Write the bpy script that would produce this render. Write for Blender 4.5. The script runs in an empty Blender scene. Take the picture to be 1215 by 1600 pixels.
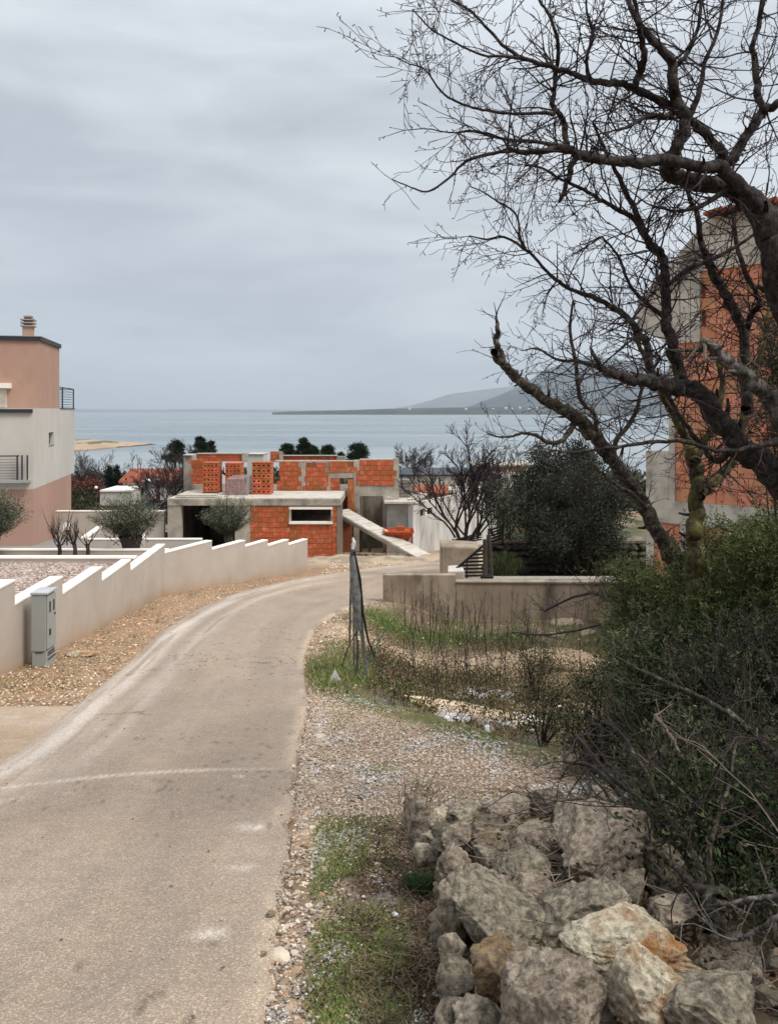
import bpy, math, random
import numpy as np
from mathutils import Vector, noise as mnoise
SC = bpy.context.scene
COL = SC.collection
EYE = 1.65      # camera height above the road
F = 1250.0      # focal length in photo pixels (used only to lay the place out)
HY, CX = 643.0, 607.5

# ---------------------------------------------------------------- camera, sky, sun
cd = bpy.data.cameras.new('camera'); cam = bpy.data.objects.new('camera', cd); COL.objects.link(cam)
cam.location = (0, 0, EYE); cam.rotation_euler = (math.radians(90), 0, 0)
cd.sensor_fit = 'VERTICAL'; cd.sensor_height = 36; cd.lens = F / 1600 * 36
cd.shift_y = -(800 - HY) / 1600
cd.clip_start = 0.05; cd.clip_end = 90000
SC.camera = cam
SUN_EL, SUN_DIR = 50, Vector((0.50, -0.30, 0.80)).normalized()
world = bpy.data.worlds.new('World'); SC.world = world; world.use_nodes = True
nt = world.node_tree; nt.nodes.clear()
def N(tree, t, **k):
    n = tree.nodes.new(t)
    for a, v in k.items():
        if a.startswith('i_'):
            kk = a[2:]
            n.inputs[int(kk) if kk.isdigit() else kk.replace('_', ' ')].default_value = v
        else: setattr(n, a, v)
    return n
sky = N(nt, 'ShaderNodeTexSky', sky_type='NISHITA', sun_disc=False)
sky.sun_elevation = math.asin(SUN_DIR.z); sky.sun_rotation = math.atan2(SUN_DIR.x, SUN_DIR.y)
bg1 = N(nt, 'ShaderNodeBackground', i_Strength=0.07); nt.links.new(sky.outputs[0], bg1.inputs[0])
tc = N(nt, 'ShaderNodeTexCoord')
mp = N(nt, 'ShaderNodeMapping'); mp.inputs['Scale'].default_value = (1.0, 1.0, 4.6); mp.inputs['Location'].default_value = (0.3, 0.1, 0.35)
nt.links.new(tc.outputs['Generated'], mp.inputs[0])
n1 = N(nt, 'ShaderNodeTexNoise', i_Scale=2.6, i_Detail=6.0, i_Roughness=0.52, i_Distortion=0.35); nt.links.new(mp.outputs[0], n1.inputs[0])
cr = N(nt, 'ShaderNodeValToRGB')
cr.color_ramp.elements[0].position = 0.34; cr.color_ramp.elements[0].color = (0.425, 0.452, 0.498, 1)
cr.color_ramp.elements[1].position = 0.62; cr.color_ramp.elements[1].color = (0.63, 0.665, 0.70, 1)
nt.links.new(n1.outputs[0], cr.inputs[0])
bg2 = N(nt, 'ShaderNodeBackground', i_Strength=0.70); nt.links.new(cr.outputs[0], bg2.inputs[0])
# an overcast sky grows brighter towards the zenith
sx_ = N(nt, 'ShaderNodeSeparateXYZ'); nt.links.new(tc.outputs['Generated'], sx_.inputs[0])
zr_ = N(nt, 'ShaderNodeMapRange', interpolation_type='SMOOTHSTEP'); zr_.inputs[1].default_value = .30; zr_.inputs[2].default_value = 1.0; zr_.inputs[3].default_value = .62; zr_.inputs[4].default_value = 1.35
nt.links.new(sx_.outputs[2], zr_.inputs[0]); nt.links.new(zr_.outputs[0], bg2.inputs[1])
mx = N(nt, 'ShaderNodeMixShader', i_0=0.93); nt.links.new(bg1.outputs[0], mx.inputs[1]); nt.links.new(bg2.outputs[0], mx.inputs[2])
wo = N(nt, 'ShaderNodeOutputWorld'); nt.links.new(mx.outputs[0], wo.inputs[0])
sd = bpy.data.lights.new('sun', 'SUN'); sd.energy = 1.5; sd.angle = math.radians(22); sd.color = (1.0, 0.95, 0.88)
so = bpy.data.objects.new('sun', sd); COL.objects.link(so); so.location = (20, -10, 60)
so.rotation_euler = SUN_DIR.to_track_quat('Z', 'Y').to_euler()
vs = SC.view_settings; vs.view_transform = 'Standard'; vs.look = 'None'; vs.exposure = 1.0; vs.gamma = 1.0; vs.use_curve_mapping = False

# ---------------------------------------------------------------- helpers
rng = np.random.default_rng(7); random.seed(7)
def sr(r, g, b, k=1.0):
    f = lambda c: ((c / 255 + 0.055) / 1.055) ** 2.4 if c > 10 else c / 255 / 12.92
    return (f(r) * k, f(g) * k, f(b) * k, 1)
def P(px, py, Y):
    return Vector(((px - CX) / F * Y, Y, EYE - (py - HY) / F * Y))
def ss(v, a, b):
    t = np.clip((np.asarray(v, float) - a) / (b - a), 0, 1); return t * t * (3 - 2 * t)
def _h(ix, iy, s):
    n = (ix * 374761393 + iy * 668265263 + s * 974634777) & 0x7fffffff
    n = ((n ^ (n >> 13)) * 1274126177) & 0x7fffffff
    return ((n ^ (n >> 16)) & 0xffff) / 65535.0
def vnoise(x, y, s=0):
    x = np.asarray(x, float); y = np.asarray(y, float)
    x, y = np.broadcast_arrays(x, y)
    ix = np.floor(x).astype(np.int64); iy = np.floor(y).astype(np.int64); fx = x - ix; fy = y - iy
    fx = fx * fx * (3 - 2 * fx); fy = fy * fy * (3 - 2 * fy)
    a, b, c, d = _h(ix, iy, s), _h(ix + 1, iy, s), _h(ix, iy + 1, s), _h(ix + 1, iy + 1, s)
    return a + (b - a) * fx + (c - a) * fy + (a - b - c + d) * fx * fy
def fbm(x, y, s=0, o=4):
    t = 0; a = 0.5; n = 0
    for k in range(o):
        t = t + a * vnoise(np.asarray(x) * 2 ** k, np.asarray(y) * 2 ** k, s + k); n += a; a *= .5
    return t / n
GP = np.array([(-30, 3.0), (-10, .35), (0, -1.65), (9, -3.45), (11.5, -3.88), (14, -4.23), (33, -6.47), (40, -7.3), (60, -9.3), (100, -13.2), (160, -18), (260, -24), (320, -29), (420, -33), (700, -36)], float)
_gy = np.arange(-30, 700, .5); _gz = np.interp(_gy, GP[:, 0], GP[:, 1]); _gz[2:-2] = (_gz[:-4] + _gz[1:-3] + _gz[2:-2] + _gz[3:-1] + _gz[4:]) / 5
RR = [(-10, .1), (0, -.3), (2.77, -.43), (4.64, -.585), (7.4, -.83), (9.6, -.95), (11.7, -1.22), (13.2, -1.4), (14.8, -1.5), (17.0, -1.55), (19, -1.3), (20.6, -.9), (22.0, -.1), (24, 1.4), (28, 4.5)]
RL = [(-10, -3.4), (2, -3.35), (6.7, -3.3), (8.6, -3.6), (9.9, -3.85), (12.6, -4.2), (16.0, -4.65), (20.0, -4.8), (23.6, -4.55), (27.5, -3.5), (32, -1.6), (35, 0.2), (38, 2.5)]
def xr(y): return np.interp(y, [p[0] for p in RR], [p[1] for p in RR])
def G(x, y):
    x = np.asarray(x, float); y = np.asarray(y, float)
    z = np.interp(y, _gy, _gz) + EYE
    dl = (x + .9) * .853 + (y - 11) * .521                      # beyond the edge of the gravel pad the plot is lower
    z = z - .50 * ss(dl, 0.0, 1.6) * ss(x - xr(y), .5, 2.2) * (1 - ss(y, 21, 24)) * ss(y, 6.5, 8.5)
    z = z + .34 * ss(x, .27, .5) * (1 - ss(y, 4.0, 5.0))        # core of the rubble wall and the bank behind it
    z = z + .35 * np.exp(-(((x - 3.2) / 1.1) ** 2 + ((y - 15.2) / 1.3) ** 2))   # sand mound
    return z
def g(x, y): return float(G(x, y))
def hit(px, py, y0=1.5, y1=60):
    ys = np.linspace(y0, y1, 4000); xs = (px - CX) / F * ys
    d = EYE - (py - HY) / F * ys - G(xs, ys)
    k = np.nonzero(d < 0)[0]
    k = k[0] if len(k) else -1
    return Vector((xs[k], ys[k], G(xs[k], ys[k])))

MATS = {}
def mat(name, c1, c2=None, scale=3.0, rough=.9, bump=.3, bscale=30.0, bdist=.01, c3=None, s3=None, f3=.5, rand=.0, spec=.25, metal=0.0, stretch=(1, 1, 1), detail=6, lo=.35, hi=.65, b2=0, trans=0.0, alpha=1.0, attr=None, hue=0.0):
    if name in MATS: return MATS[name]
    m = bpy.data.materials.new(name); m.use_nodes = True; t = m.node_tree; L = t.links.new
    bs = t.nodes['Principled BSDF']; bs.inputs['Roughness'].default_value = rough; bs.inputs['Specular IOR Level'].default_value = spec; bs.inputs['Metallic'].default_value = metal
    c2 = c2 or tuple(v * .75 for v in c1[:3]) + (1,)
    tcn = N(t, 'ShaderNodeTexCoord'); mpn = N(t, 'ShaderNodeMapping'); mpn.inputs['Scale'].default_value = stretch; L(tcn.outputs['Object'], mpn.inputs[0])
    oi = N(t, 'ShaderNodeObjectInfo')
    if rand:
        va = N(t, 'ShaderNodeVectorMath', operation='SCALE'); va.inputs['Scale'].default_value = 37.0
        cb = N(t, 'ShaderNodeCombineXYZ'); L(oi.outputs['Random'], cb.inputs[0]); L(oi.outputs['Random'], cb.inputs[1]); L(cb.outputs[0], va.inputs[0])
        L(va.outputs[0], mpn.inputs['Location'])
    no = N(t, 'ShaderNodeTexNoise', i_Scale=scale, i_Detail=float(detail), i_Roughness=.6); L(mpn.outputs[0], no.inputs[0])
    r = N(t, 'ShaderNodeValToRGB'); r.color_ramp.elements[0].position = lo; r.color_ramp.elements[1].position = hi
    r.color_ramp.elements[0].color = c2; r.color_ramp.elements[1].color = c1; L(no.outputs[0], r.inputs[0])
    out = r.outputs[0]
    if attr:
        at = N(t, 'ShaderNodeAttribute', attribute_name=attr)
        mm = N(t, 'ShaderNodeMix', data_type='RGBA', blend_type='MULTIPLY', i_0=1.0); L(at.outputs['Color'], mm.inputs[6]); L(out, mm.inputs[7]); out = mm.outputs[2]
    if c3:
        n3 = N(t, 'ShaderNodeTexNoise', i_Scale=s3 or scale * .3, i_Detail=5.0, i_Roughness=.65); L(mpn.outputs[0], n3.inputs[0])
        r3 = N(t, 'ShaderNodeValToRGB'); r3.color_ramp.elements[0].position = 1 - f3 - .06; r3.color_ramp.elements[1].position = 1 - f3 + .10; L(n3.outputs[0], r3.inputs[0])
        m3 = N(t, 'ShaderNodeMix', data_type='RGBA'); L(r3.outputs[0], m3.inputs[0]); L(out, m3.inputs[6]); m3.inputs[7].default_value = c3; out = m3.outputs[2]
    if rand:
        hs = N(t, 'ShaderNodeHueSaturation'); mr = N(t, 'ShaderNodeMapRange'); mr.inputs[3].default_value = 1 - rand; mr.inputs[4].default_value = 1 + rand
        L(oi.outputs['Random'], mr.inputs[0]); L(mr.outputs[0], hs.inputs['Value']); L(out, hs.inputs['Color']); out = hs.outputs[0]
        if hue:
            mh = N(t, 'ShaderNodeMapRange'); mh.inputs[3].default_value = .5 + hue; mh.inputs[4].default_value = .5 - hue
            L(oi.outputs['Random'], mh.inputs[0]); L(mh.outputs[0], hs.inputs['Hue'])
    L(out, bs.inputs['Base Color'])
    if bump:
        nb = N(t, 'ShaderNodeTexNoise', i_Scale=bscale, i_Detail=8.0, i_Roughness=.7); L(mpn.outputs[0], nb.inputs[0])
        bp = N(t, 'ShaderNodeBump', i_Strength=bump, i_Distance=bdist); L(nb.outputs[0], bp.inputs['Height'])
        if b2:
            nc = N(t, 'ShaderNodeTexNoise', i_Scale=bscale * .15, i_Detail=4.0); L(mpn.outputs[0], nc.inputs[0])
            bq = N(t, 'ShaderNodeBump', i_Strength=b2, i_Distance=bdist * 6); L(nc.outputs[0], bq.inputs['Height']); L(bq.outputs[0], bp.inputs['Normal'])
        L(bp.outputs[0], bs.inputs['Normal'])
    if alpha < 1: bs.inputs['Alpha'].default_value = alpha
    if trans: bs.inputs['Transmission Weight'].default_value = trans
    MATS[name] = m; return m

def tag(o, label=None, cat=None, group=None, kind=None):
    if label: o['label'] = label
    if cat: o['category'] = cat
    if group: o['group'] = group
    if kind: o['kind'] = kind
    return o
def thing(name, label, cat, loc=(0, 0, 0), group=None, rz=0):
    o = bpy.data.objects.new(name, None); COL.objects.link(o); o.location = loc; o.rotation_euler = (0, 0, rz); o.empty_display_size = .2
    return tag(o, label, cat, group)
def link(name, me, m, parent=None, loc=(0, 0, 0), rot=(0, 0, 0), scale=(1, 1, 1)):
    if m is not None and not me.materials: me.materials.append(m)
    o = bpy.data.objects.new(name, me); COL.objects.link(o)
    o.location = loc; o.rotation_euler = rot; o.scale = scale
    if m is not None and me.materials and me.materials[0] != m: o.material_slots[0].link = 'OBJECT'; o.material_slots[0].material = m
    if parent is not None: o.parent = parent
    return o
def org(parent):
    v = Vector((0, 0, 0)); p = parent
    while p is not None: v += p.location; p = p.parent
    return v
def mesh_np(name, V, Fc, m, parent=None, smooth=False, attr=None, loc=None):
    V = np.asarray(V, np.float32).reshape(-1, 3)
    if loc is not None: V = V - np.array(loc, np.float32)
    elif parent is not None: V = V - np.array(org(parent), np.float32)
    Fc = np.asarray(Fc, np.int32); k = Fc.shape[1]
    me = bpy.data.meshes.new(name); me.vertices.add(len(V)); me.vertices.foreach_set('co', V.ravel())
    me.loops.add(Fc.size); me.loops.foreach_set('vertex_index', Fc.ravel())
    me.polygons.add(len(Fc)); me.polygons.foreach_set('loop_start', np.arange(0, Fc.size, k, dtype=np.int32)); me.polygons.foreach_set('loop_total', np.full(len(Fc), k, np.int32))
    me.update(calc_edges=True); me.validate()
    me.polygons.foreach_set('use_smooth', np.full(len(me.polygons), bool(smooth)))
    if attr is not None:
        a = me.color_attributes.new('col', 'FLOAT_COLOR', 'POINT'); c = np.ones((len(V), 4), np.float32); c[:, :3] = attr; a.data.foreach_set('color', c.ravel())
    o = link(name, me, m, parent)
    if loc is not None: o.location = Vector(loc) - org(parent)
    return o
class MB:
    def __init__(s): s.v = []; s.f = []
    def add(s, V, Fs):
        k = len(s.v); s.v += [tuple(p) for p in V]; s.f += [tuple(i + k for i in q) for q in Fs]; return s
    def box(s, x0, x1, y0, y1, z0, z1):
        return s.add([(x0, y0, z0), (x1, y0, z0), (x1, y1, z0), (x0, y1, z0), (x0, y0, z1), (x1, y0, z1), (x1, y1, z1), (x0, y1, z1)],
              [(0, 3, 2, 1), (4, 5, 6, 7), (0, 1, 5, 4), (1, 2, 6, 5), (2, 3, 7, 6), (3, 0, 4, 7)])
    def obox(s, c, size, rz=0, rx=0):
        c = Vector(c); a, b, h = [q / 2 for q in size]; ca, sa = math.cos(rz), math.sin(rz); V = []
        for z in (-h, h):
            for x, y in ((-a, -b), (a, -b), (a, b), (-a, b)): V.append((c.x + x * ca - y * sa, c.y + x * sa + y * ca, c.z + z))
        return s.add(V, [(0, 3, 2, 1), (4, 5, 6, 7), (0, 1, 5, 4), (1, 2, 6, 5), (2, 3, 7, 6), (3, 0, 4, 7)])
    def prism(s, poly, z0, z1):
        n = len(poly); zz0 = z0 if hasattr(z0, '__len__') else [z0] * n; zz1 = z1 if hasattr(z1, '__len__') else [z1] * n
        V = [(p[0], p[1], zz0[i]) for i, p in enumerate(poly)] + [(p[0], p[1], zz1[i]) for i, p in enumerate(poly)]
        return s.add(V, [tuple(range(n - 1, -1, -1)), tuple(range(n, 2 * n))] + [(i, (i + 1) % n, n + (i + 1) % n, n + i) for i in range(n)])
    def beam(s, a, b, w, h, up=(0, 0, 1)):
        a = Vector(a); b = Vector(b); d = (b - a).normalized(); u = Vector(up); sd_ = d.cross(u).normalized() * w / 2; u = sd_.cross(d).normalized() * h / 2
        V = [a - sd_ - u, a + sd_ - u, a + sd_ + u, a - sd_ + u, b - sd_ - u, b + sd_ - u, b + sd_ + u, b - sd_ + u]
        return s.add(V, [(0, 1, 2, 3), (7, 6, 5, 4), (0, 4, 5, 1), (1, 5, 6, 2), (2, 6, 7, 3), (3, 7, 4, 0)])
    def tube(s, path, rad, n=8):
        V, Q = tube_np(path, rad, n); return s.add(V.tolist(), Q.tolist())
    def build(s, name, m, parent=None, bevel=0, smooth=False, loc=None):
        o_ = org(parent) if loc is None else Vector(loc)
        me = bpy.data.meshes.new(name); me.from_pydata([(p[0] - o_.x, p[1] - o_.y, p[2] - o_.z) for p in s.v], [], s.f); me.update()
        if smooth:
            for p in me.polygons: p.use_smooth = True
        o = link(name, me, m, parent)
        if loc is not None: o.location = o_ - org(parent)
        if bevel:
            b = o.modifiers.new('bevel', 'BEVEL'); b.width = bevel; b.segments = 2; b.limit_method = 'ANGLE'
        return o
def tube_np(path, rad, n=5):
    p = np.asarray(path, float); k = len(p); r = np.broadcast_to(np.asarray(rad, float), (k,))
    d = np.empty_like(p); d[1:-1] = p[2:] - p[:-2]; d[0] = p[1] - p[0]; d[-1] = p[-1] - p[-2]
    d /= np.linalg.norm(d, axis=1)[:, None] + 1e-9
    ref = np.array((.31, .87, .38)) if abs(d.mean(0) @ np.array((.31, .87, .38))) < .8 else np.array((.9, -.2, .1))
    a = np.cross(d, ref); a /= np.linalg.norm(a, axis=1)[:, None] + 1e-9; b = np.cross(d, a)
    t = np.arange(n) / n * 2 * math.pi
    V = p[:, None] + (a[:, None] * np.cos(t)[None, :, None] + b[:, None] * np.sin(t)[None, :, None]) * r[:, None, None]
    i = np.arange(k - 1)[:, None] * n; j = np.arange(n)[None]; jn = (np.arange(n) + 1)[None] % n
    Q = np.stack([i + j, i + jn, i + n + jn, i + n + j], -1).reshape(-1, 4)
    return V.reshape(-1, 3), Q
class Acc:                                       # collects many numpy quad pieces for one mesh
    def __init__(s): s.V = []; s.Q = []; s.C = []; s.n = 0
    def add(s, V, Q, c=None):
        s.V.append(V); s.Q.append(Q + s.n); s.n += len(V)
        if c is not None: s.C.append(np.broadcast_to(np.asarray(c, float)[..., :3], (len(V), 3)))
    def tube(s, path, rad, n=4): s.add(*tube_np(path, rad, n))
    def build(s, name, m, parent=None, smooth=False):
        return mesh_np(name, np.concatenate(s.V), np.concatenate(s.Q), m, parent, smooth, np.concatenate(s.C) if s.C else None)
def unit(v): return v / (np.linalg.norm(v, axis=-1, keepdims=True) + 1e-9)
def leaves(C, D, Ln, Wd, jit=.3):
    """diamond leaves: centres C, directions D"""
    n = len(C); L_ = Ln * rng.uniform(1 - jit, 1 + jit, (n, 1)); W_ = Wd * rng.uniform(1 - jit, 1 + jit, (n, 1)); D = unit(D)
    S = unit(np.cross(D, rng.normal(size=(n, 3)))); U = np.cross(S, D)
    V = np.stack([C, C + D * L_ * .45 + S * W_ * .5, C + D * L_ + U * L_ * .05, C + D * L_ * .45 - S * W_ * .5], 1).reshape(-1, 3)
    return V, np.arange(4 * n).reshape(-1, 4)
def tint(n, c, v=.3, k=4):
    a = 1 + rng.normal(0, v, (n, 1)); return np.repeat(np.clip(np.asarray(c[:3]) * np.clip(a, .3, 2) * rng.uniform(.9, 1.1, (n, 3)), 0, 1), k, 0)
def pebbles(C, S, flat=.6):
    """rough little six-sided stones"""
    n = len(C); base = np.array([(1, 0, 0), (0, 1, 0), (-1, 0, 0), (0, -1, 0), (.5, .5, .9), (-.5, .5, .8), (-.5, -.5, .9), (.5, -.5, .8)], float)
    B = base[None] * rng.uniform(.65, 1.3, (n, 8, 1)) * np.stack([rng.uniform(.7, 1.3, n), rng.uniform(.7, 1.3, n), rng.uniform(.4, .9, n) * flat * 1.3], -1)[:, None]
    a = rng.uniform(0, 6.28, n); ca, sa = np.cos(a)[:, None], np.sin(a)[:, None]
    X = B[..., 0] * ca - B[..., 1] * sa; Y = B[..., 0] * sa + B[..., 1] * ca
    V = C[:, None] + np.stack([X, Y, B[..., 2] - .15], -1) * np.asarray(S).reshape(-1, 1, 1)
    q = np.array([(4, 5, 6, 7), (0, 1, 5, 4), (1, 2, 6, 5), (2, 3, 7, 6), (3, 0, 4, 7)])
    return V.reshape(-1, 3), (q[None] + np.arange(n)[:, None, None] * 8).reshape(-1, 4)
def rock_mesh(name, seed, sub=3, cuts=9, rough=.10, size=(1, 1, 1), fn=1.0):
    import bmesh
    r = random.Random(seed); bm = bmesh.new(); bmesh.ops.create_icosphere(bm, subdivisions=sub, radius=1)
    pl = []
    for _ in range(cuts):
        d = Vector((r.gauss(0, 1), r.gauss(0, 1), r.gauss(0, 1))).normalized(); pl.append((d, r.uniform(.46, .80)))
    off = Vector((seed * 3.7, seed * 1.3, 0))
    for v in bm.verts:
        p = v.co.copy()
        for d, h in pl:
            e = p.dot(d) - h
            if e > 0: p -= d * e * .98
        nn = mnoise.fractal(p * 1.7 + off, 1.0, 2.0, 4); fine = 0
        if sub >= 4:
            cell = mnoise.voronoi(p * 1.5 + off * 1.7)[0]; fine = .05 * min(cell[1] - cell[0], .08) / .08 + .050 * mnoise.fractal(p * 7 + off, .6, 2.1, 5) * fn
            st = (p.z * 3.1 + p.x * .9 + mnoise.noise(p * 1.3 + off) * .8); fine += .035 * (st - math.floor(st) - .5)
        cr_ = (1 - abs(mnoise.noise(p * 2.3 + off * 2.1))) ** 9 if sub >= 4 else 0
        p *= 1 + rough * .5 * nn + fine - .07 * cr_
        v.co = Vector((p.x * size[0], p.y * size[1], p.z * size[2]))
    if sub >= 4 and cuts:
        for ax in range(3):
            lo_ = min(v.co[ax] for v in bm.verts); hi_ = max(v.co[ax] for v in bm.verts)
            for v in bm.verts: v.co[ax] = ((v.co[ax] - lo_) / (hi_ - lo_) * 2 - 1) * size[ax]
    me = bpy.data.meshes.new(name); bm.to_mesh(me); bm.free()
    for p in me.polygons: p.use_smooth = sub >= 3
    return me

# ---------------------------------------------------------------- materials
M_white = mat('painted_plaster', sr(204, 193, 181, .80), sr(196, 185, 173, .78), 1.2, .9, .15, 120, .003, c3=sr(184, 168, 148, .80), s3=1.6, f3=.36, stretch=(1, 1, .25))
M_cope = mat('pale_coping', sr(242, 235, 224, .95), sr(234, 226, 213, .93), 2, .85, .15, 90, .003)
M_vwhite = mat('villa_white_render', sr(214, 210, 202, .80), sr(205, 199, 190, .80), .7, .92, .15, 60, .006, c3=sr(203, 197, 188, .80), s3=1.1, f3=.40, stretch=(1, 1, .5))
M_pink = mat('villa_pink_render', sr(194, 159, 141, .78), sr(185, 149, 131, .78), .6, .92, .15, 60, .006, c3=sr(184, 149, 131, .79), s3=1.1, f3=.42, stretch=(1, 1, .5))
M_dark = mat('anthracite_metal', sr(52, 56, 62), sr(44, 48, 54), 3, .5, .05)
M_black = mat('black_paint', sr(30, 31, 33), sr(22, 23, 25), 3, .6, .05)
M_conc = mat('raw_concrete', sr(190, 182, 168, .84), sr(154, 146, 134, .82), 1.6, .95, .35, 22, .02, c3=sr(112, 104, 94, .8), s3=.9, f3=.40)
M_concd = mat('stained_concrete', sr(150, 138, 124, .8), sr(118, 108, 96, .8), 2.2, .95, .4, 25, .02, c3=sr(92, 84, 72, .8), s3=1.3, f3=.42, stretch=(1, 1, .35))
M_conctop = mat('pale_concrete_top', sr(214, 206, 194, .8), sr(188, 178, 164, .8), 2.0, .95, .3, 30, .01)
M_brick = mat('clay_block', sr(204, 116, 76, .74), sr(186, 96, 60, .70), 3, .9, .25, 50, .006, rand=.20, hue=.010, c3=sr(220, 142, 102, .78), s3=3.0, f3=.40)
M_brickold = mat('weathered_clay_block', sr(222, 158, 124, .88), sr(206, 132, 98, .86), 3, .9, .4, 40, .008, rand=.14, hue=.01, c3=sr(200, 150, 120, .74), s3=2.0, f3=.42, stretch=(1, 1, 1))
M_mortar = mat('mortar', sr(176, 106, 72, .66), sr(150, 88, 60, .64), 6, .95, .3, 40, .01)
M_grey = mat('grey_cabinet', sr(166, 168, 163, .86), sr(158, 160, 155, .86), 1.2, .6, .04, 20, .002)
M_tile = mat('roof_tile', sr(178, 106, 80, .7), sr(150, 84, 62, .7), 5, .9, .4, 20, .02, rand=.1)
M_wood = mat('weathered_wood', sr(105, 92, 78, .8), sr(70, 60, 50, .8), 8, .9, .4, 60, .004, stretch=(1, 1, .1))
M_metal = mat('galvanised_metal', sr(140, 142, 140, .85), sr(104, 104, 100, .8), 14, .55, .2, 60, .002, metal=.35, c3=sr(100, 86, 72, .7), s3=9, f3=.35)
M_stone = mat('limestone', sr(190, 178, 156, .80), sr(122, 111, 94, .68), 34.0, .95, 1.0, 110, .012, rand=.16, c3=sr(82, 79, 70, .66), s3=11.0, f3=.41, b2=.9)
M_stonet = mat('ochre_limestone', sr(230, 218, 192, .86), sr(168, 154, 130, .74), 34.0, .95, 1.0, 110, .012, c3=sr(176, 122, 66, .70), s3=5.5, f3=.47, b2=.9)
M_stoneo = mat('rust_limestone', sr(176, 150, 116, .76), sr(116, 102, 84, .66), 32.0, .95, 1.0, 110, .012, c3=sr(134, 98, 62, .62), s3=9, f3=.46, b2=.9)
M_stonep = mat('pinkish_limestone', sr(194, 178, 158, .80), sr(128, 113, 98, .68), 38.0, .95, 1.0, 110, .012, rand=.12, c3=sr(90, 83, 74, .66), s3=10, f3=.40, b2=.9)
M_bark = mat('dark_bark', sr(78, 70, 66), sr(32, 28, 27), 40, .95, 1.0, 110, .012, stretch=(1, 1, .7), c3=sr(104, 100, 90), s3=18, f3=.38)
M_barkl = mat('lichened_bark', sr(82, 74, 64), sr(40, 35, 30), 34, .95, 1.0, 90, .012, c3=sr(120, 118, 102), s3=26, f3=.42)
M_barkm = mat('mossy_bark', sr(78, 72, 46), sr(40, 36, 28), 30, .95, .9, 60, .008, c3=sr(98, 94, 46), s3=6, f3=.46)
M_dead = mat('silvery_dead_wood', sr(132, 126, 120), sr(60, 55, 50), 40, .9, 1.0, 90, .012, stretch=(1, 1, .4), c3=sr(44, 40, 37), s3=30, f3=.42)
M_twig = mat('twig_bark', sr(66, 55, 54), sr(40, 33, 34), 6, .9, 0)
M_twigl = mat('pale_twig', sr(124, 112, 100), sr(86, 76, 66), 6, .9, 0)
M_leaf = mat('foliage', (1, 1, 1, 1), (.75, .75, .75, 1), 3, .75, 0, attr='col', spec=.2)
M_tint = mat('tinted_matter', (1, 1, 1, 1), (.8, .8, .8, 1), 30, .95, 0, attr='col', spec=.1)
M_glass = mat('dark_glass', sr(28, 32, 36), sr(20, 24, 28), 2, .08, 0, spec=.5)
M_film = mat('plastic_film', sr(196, 192, 190, .8), sr(160, 154, 154, .8), 9, .25, .8, 14, .03, alpha=.45, spec=.6)
# ---------------------------------------------------------------- the setting: terrain, road, sea, land beyond
def grid_mesh(name, xs, ys, zf, m, attrf=None, smooth=True):
    X, Y = np.meshgrid(xs, ys); Z = zf(X, Y); V = np.stack([X, Y, Z], -1).reshape(-1, 3)
    nx, ny = len(xs), len(ys); i = (np.arange(ny - 1)[:, None] * nx + np.arange(nx - 1)[None]).ravel()
    Q = np.stack([i, i + 1, i + nx + 1, i + nx], -1)
    return mesh_np(name, V, Q, m, None, smooth, attrf(X, Y).reshape(-1, 3) if attrf else None)
def lerp(a, b, t): t = np.asarray(t)[..., None]; return a * (1 - t) + b * t
c_ = lambda r, g_, b, k=.9: np.array(sr(r, g_, b, k)[:3])
SOIL, GRAV, GREY, RED, GRN, BRN, SAND, SHRB = c_(160, 138, 114), c_(184, 163, 142), c_(165, 160, 154), c_(178, 142, 110), c_(82, 94, 48), c_(100, 84, 66), c_(206, 178, 146), c_(84, 78, 56)
def wallx(y): return np.interp(y, [5, 12.2, 23.3, 31.5], [-5.5, -5.93, -6.63, -3.3])
def m_grass(x, y):        # how grassy the near ground is
    n = fbm(x * 2.6, y * 1.3, 31)
    a = ss(n, .33, .50) * ss(x - xr(y), .10, .2) * (1 - ss(x, -.04, .16)) * (1 - ss(y, 5.0, 5.6))
    b = ss(fbm(x * 1.5, y * .9, 47), .50, .62) * .8 * ss(y, 5.4, 6.5) * ss(x - xr(y), .12, .4) * (1 - ss(y, 9, 10)) * .6
    dl = (x + .9) * .853 + (y - 11) * .521
    c = np.exp(-(dl / .35) ** 2) * ss(x - xr(y), .05, .2) * (y > 6) * ss(fbm(x * 1.5, y, 5), .3, .5)
    d = ss(dl, .0, .7) * ss(x - xr(y), .10, .4) * (y < 21.4) * ss(fbm(x * .9 + 3, y * .55, 9), .44, .56) * (x < 5)
    e = np.exp(-((y - 18.7 + .25 * (x - 1)) / 1.3) ** 2) * (x > -.6) * (x < 3.4)
    e2 = np.exp(-((x + .75) ** 2 / .25 + (y - 12.2) ** 2 / 1.6)) * (x - xr(y) > .05)
    return np.clip(np.maximum.reduce([a, b, c * .8, d * .35, e * .8, e2 * .8]), 0, 1)
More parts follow.
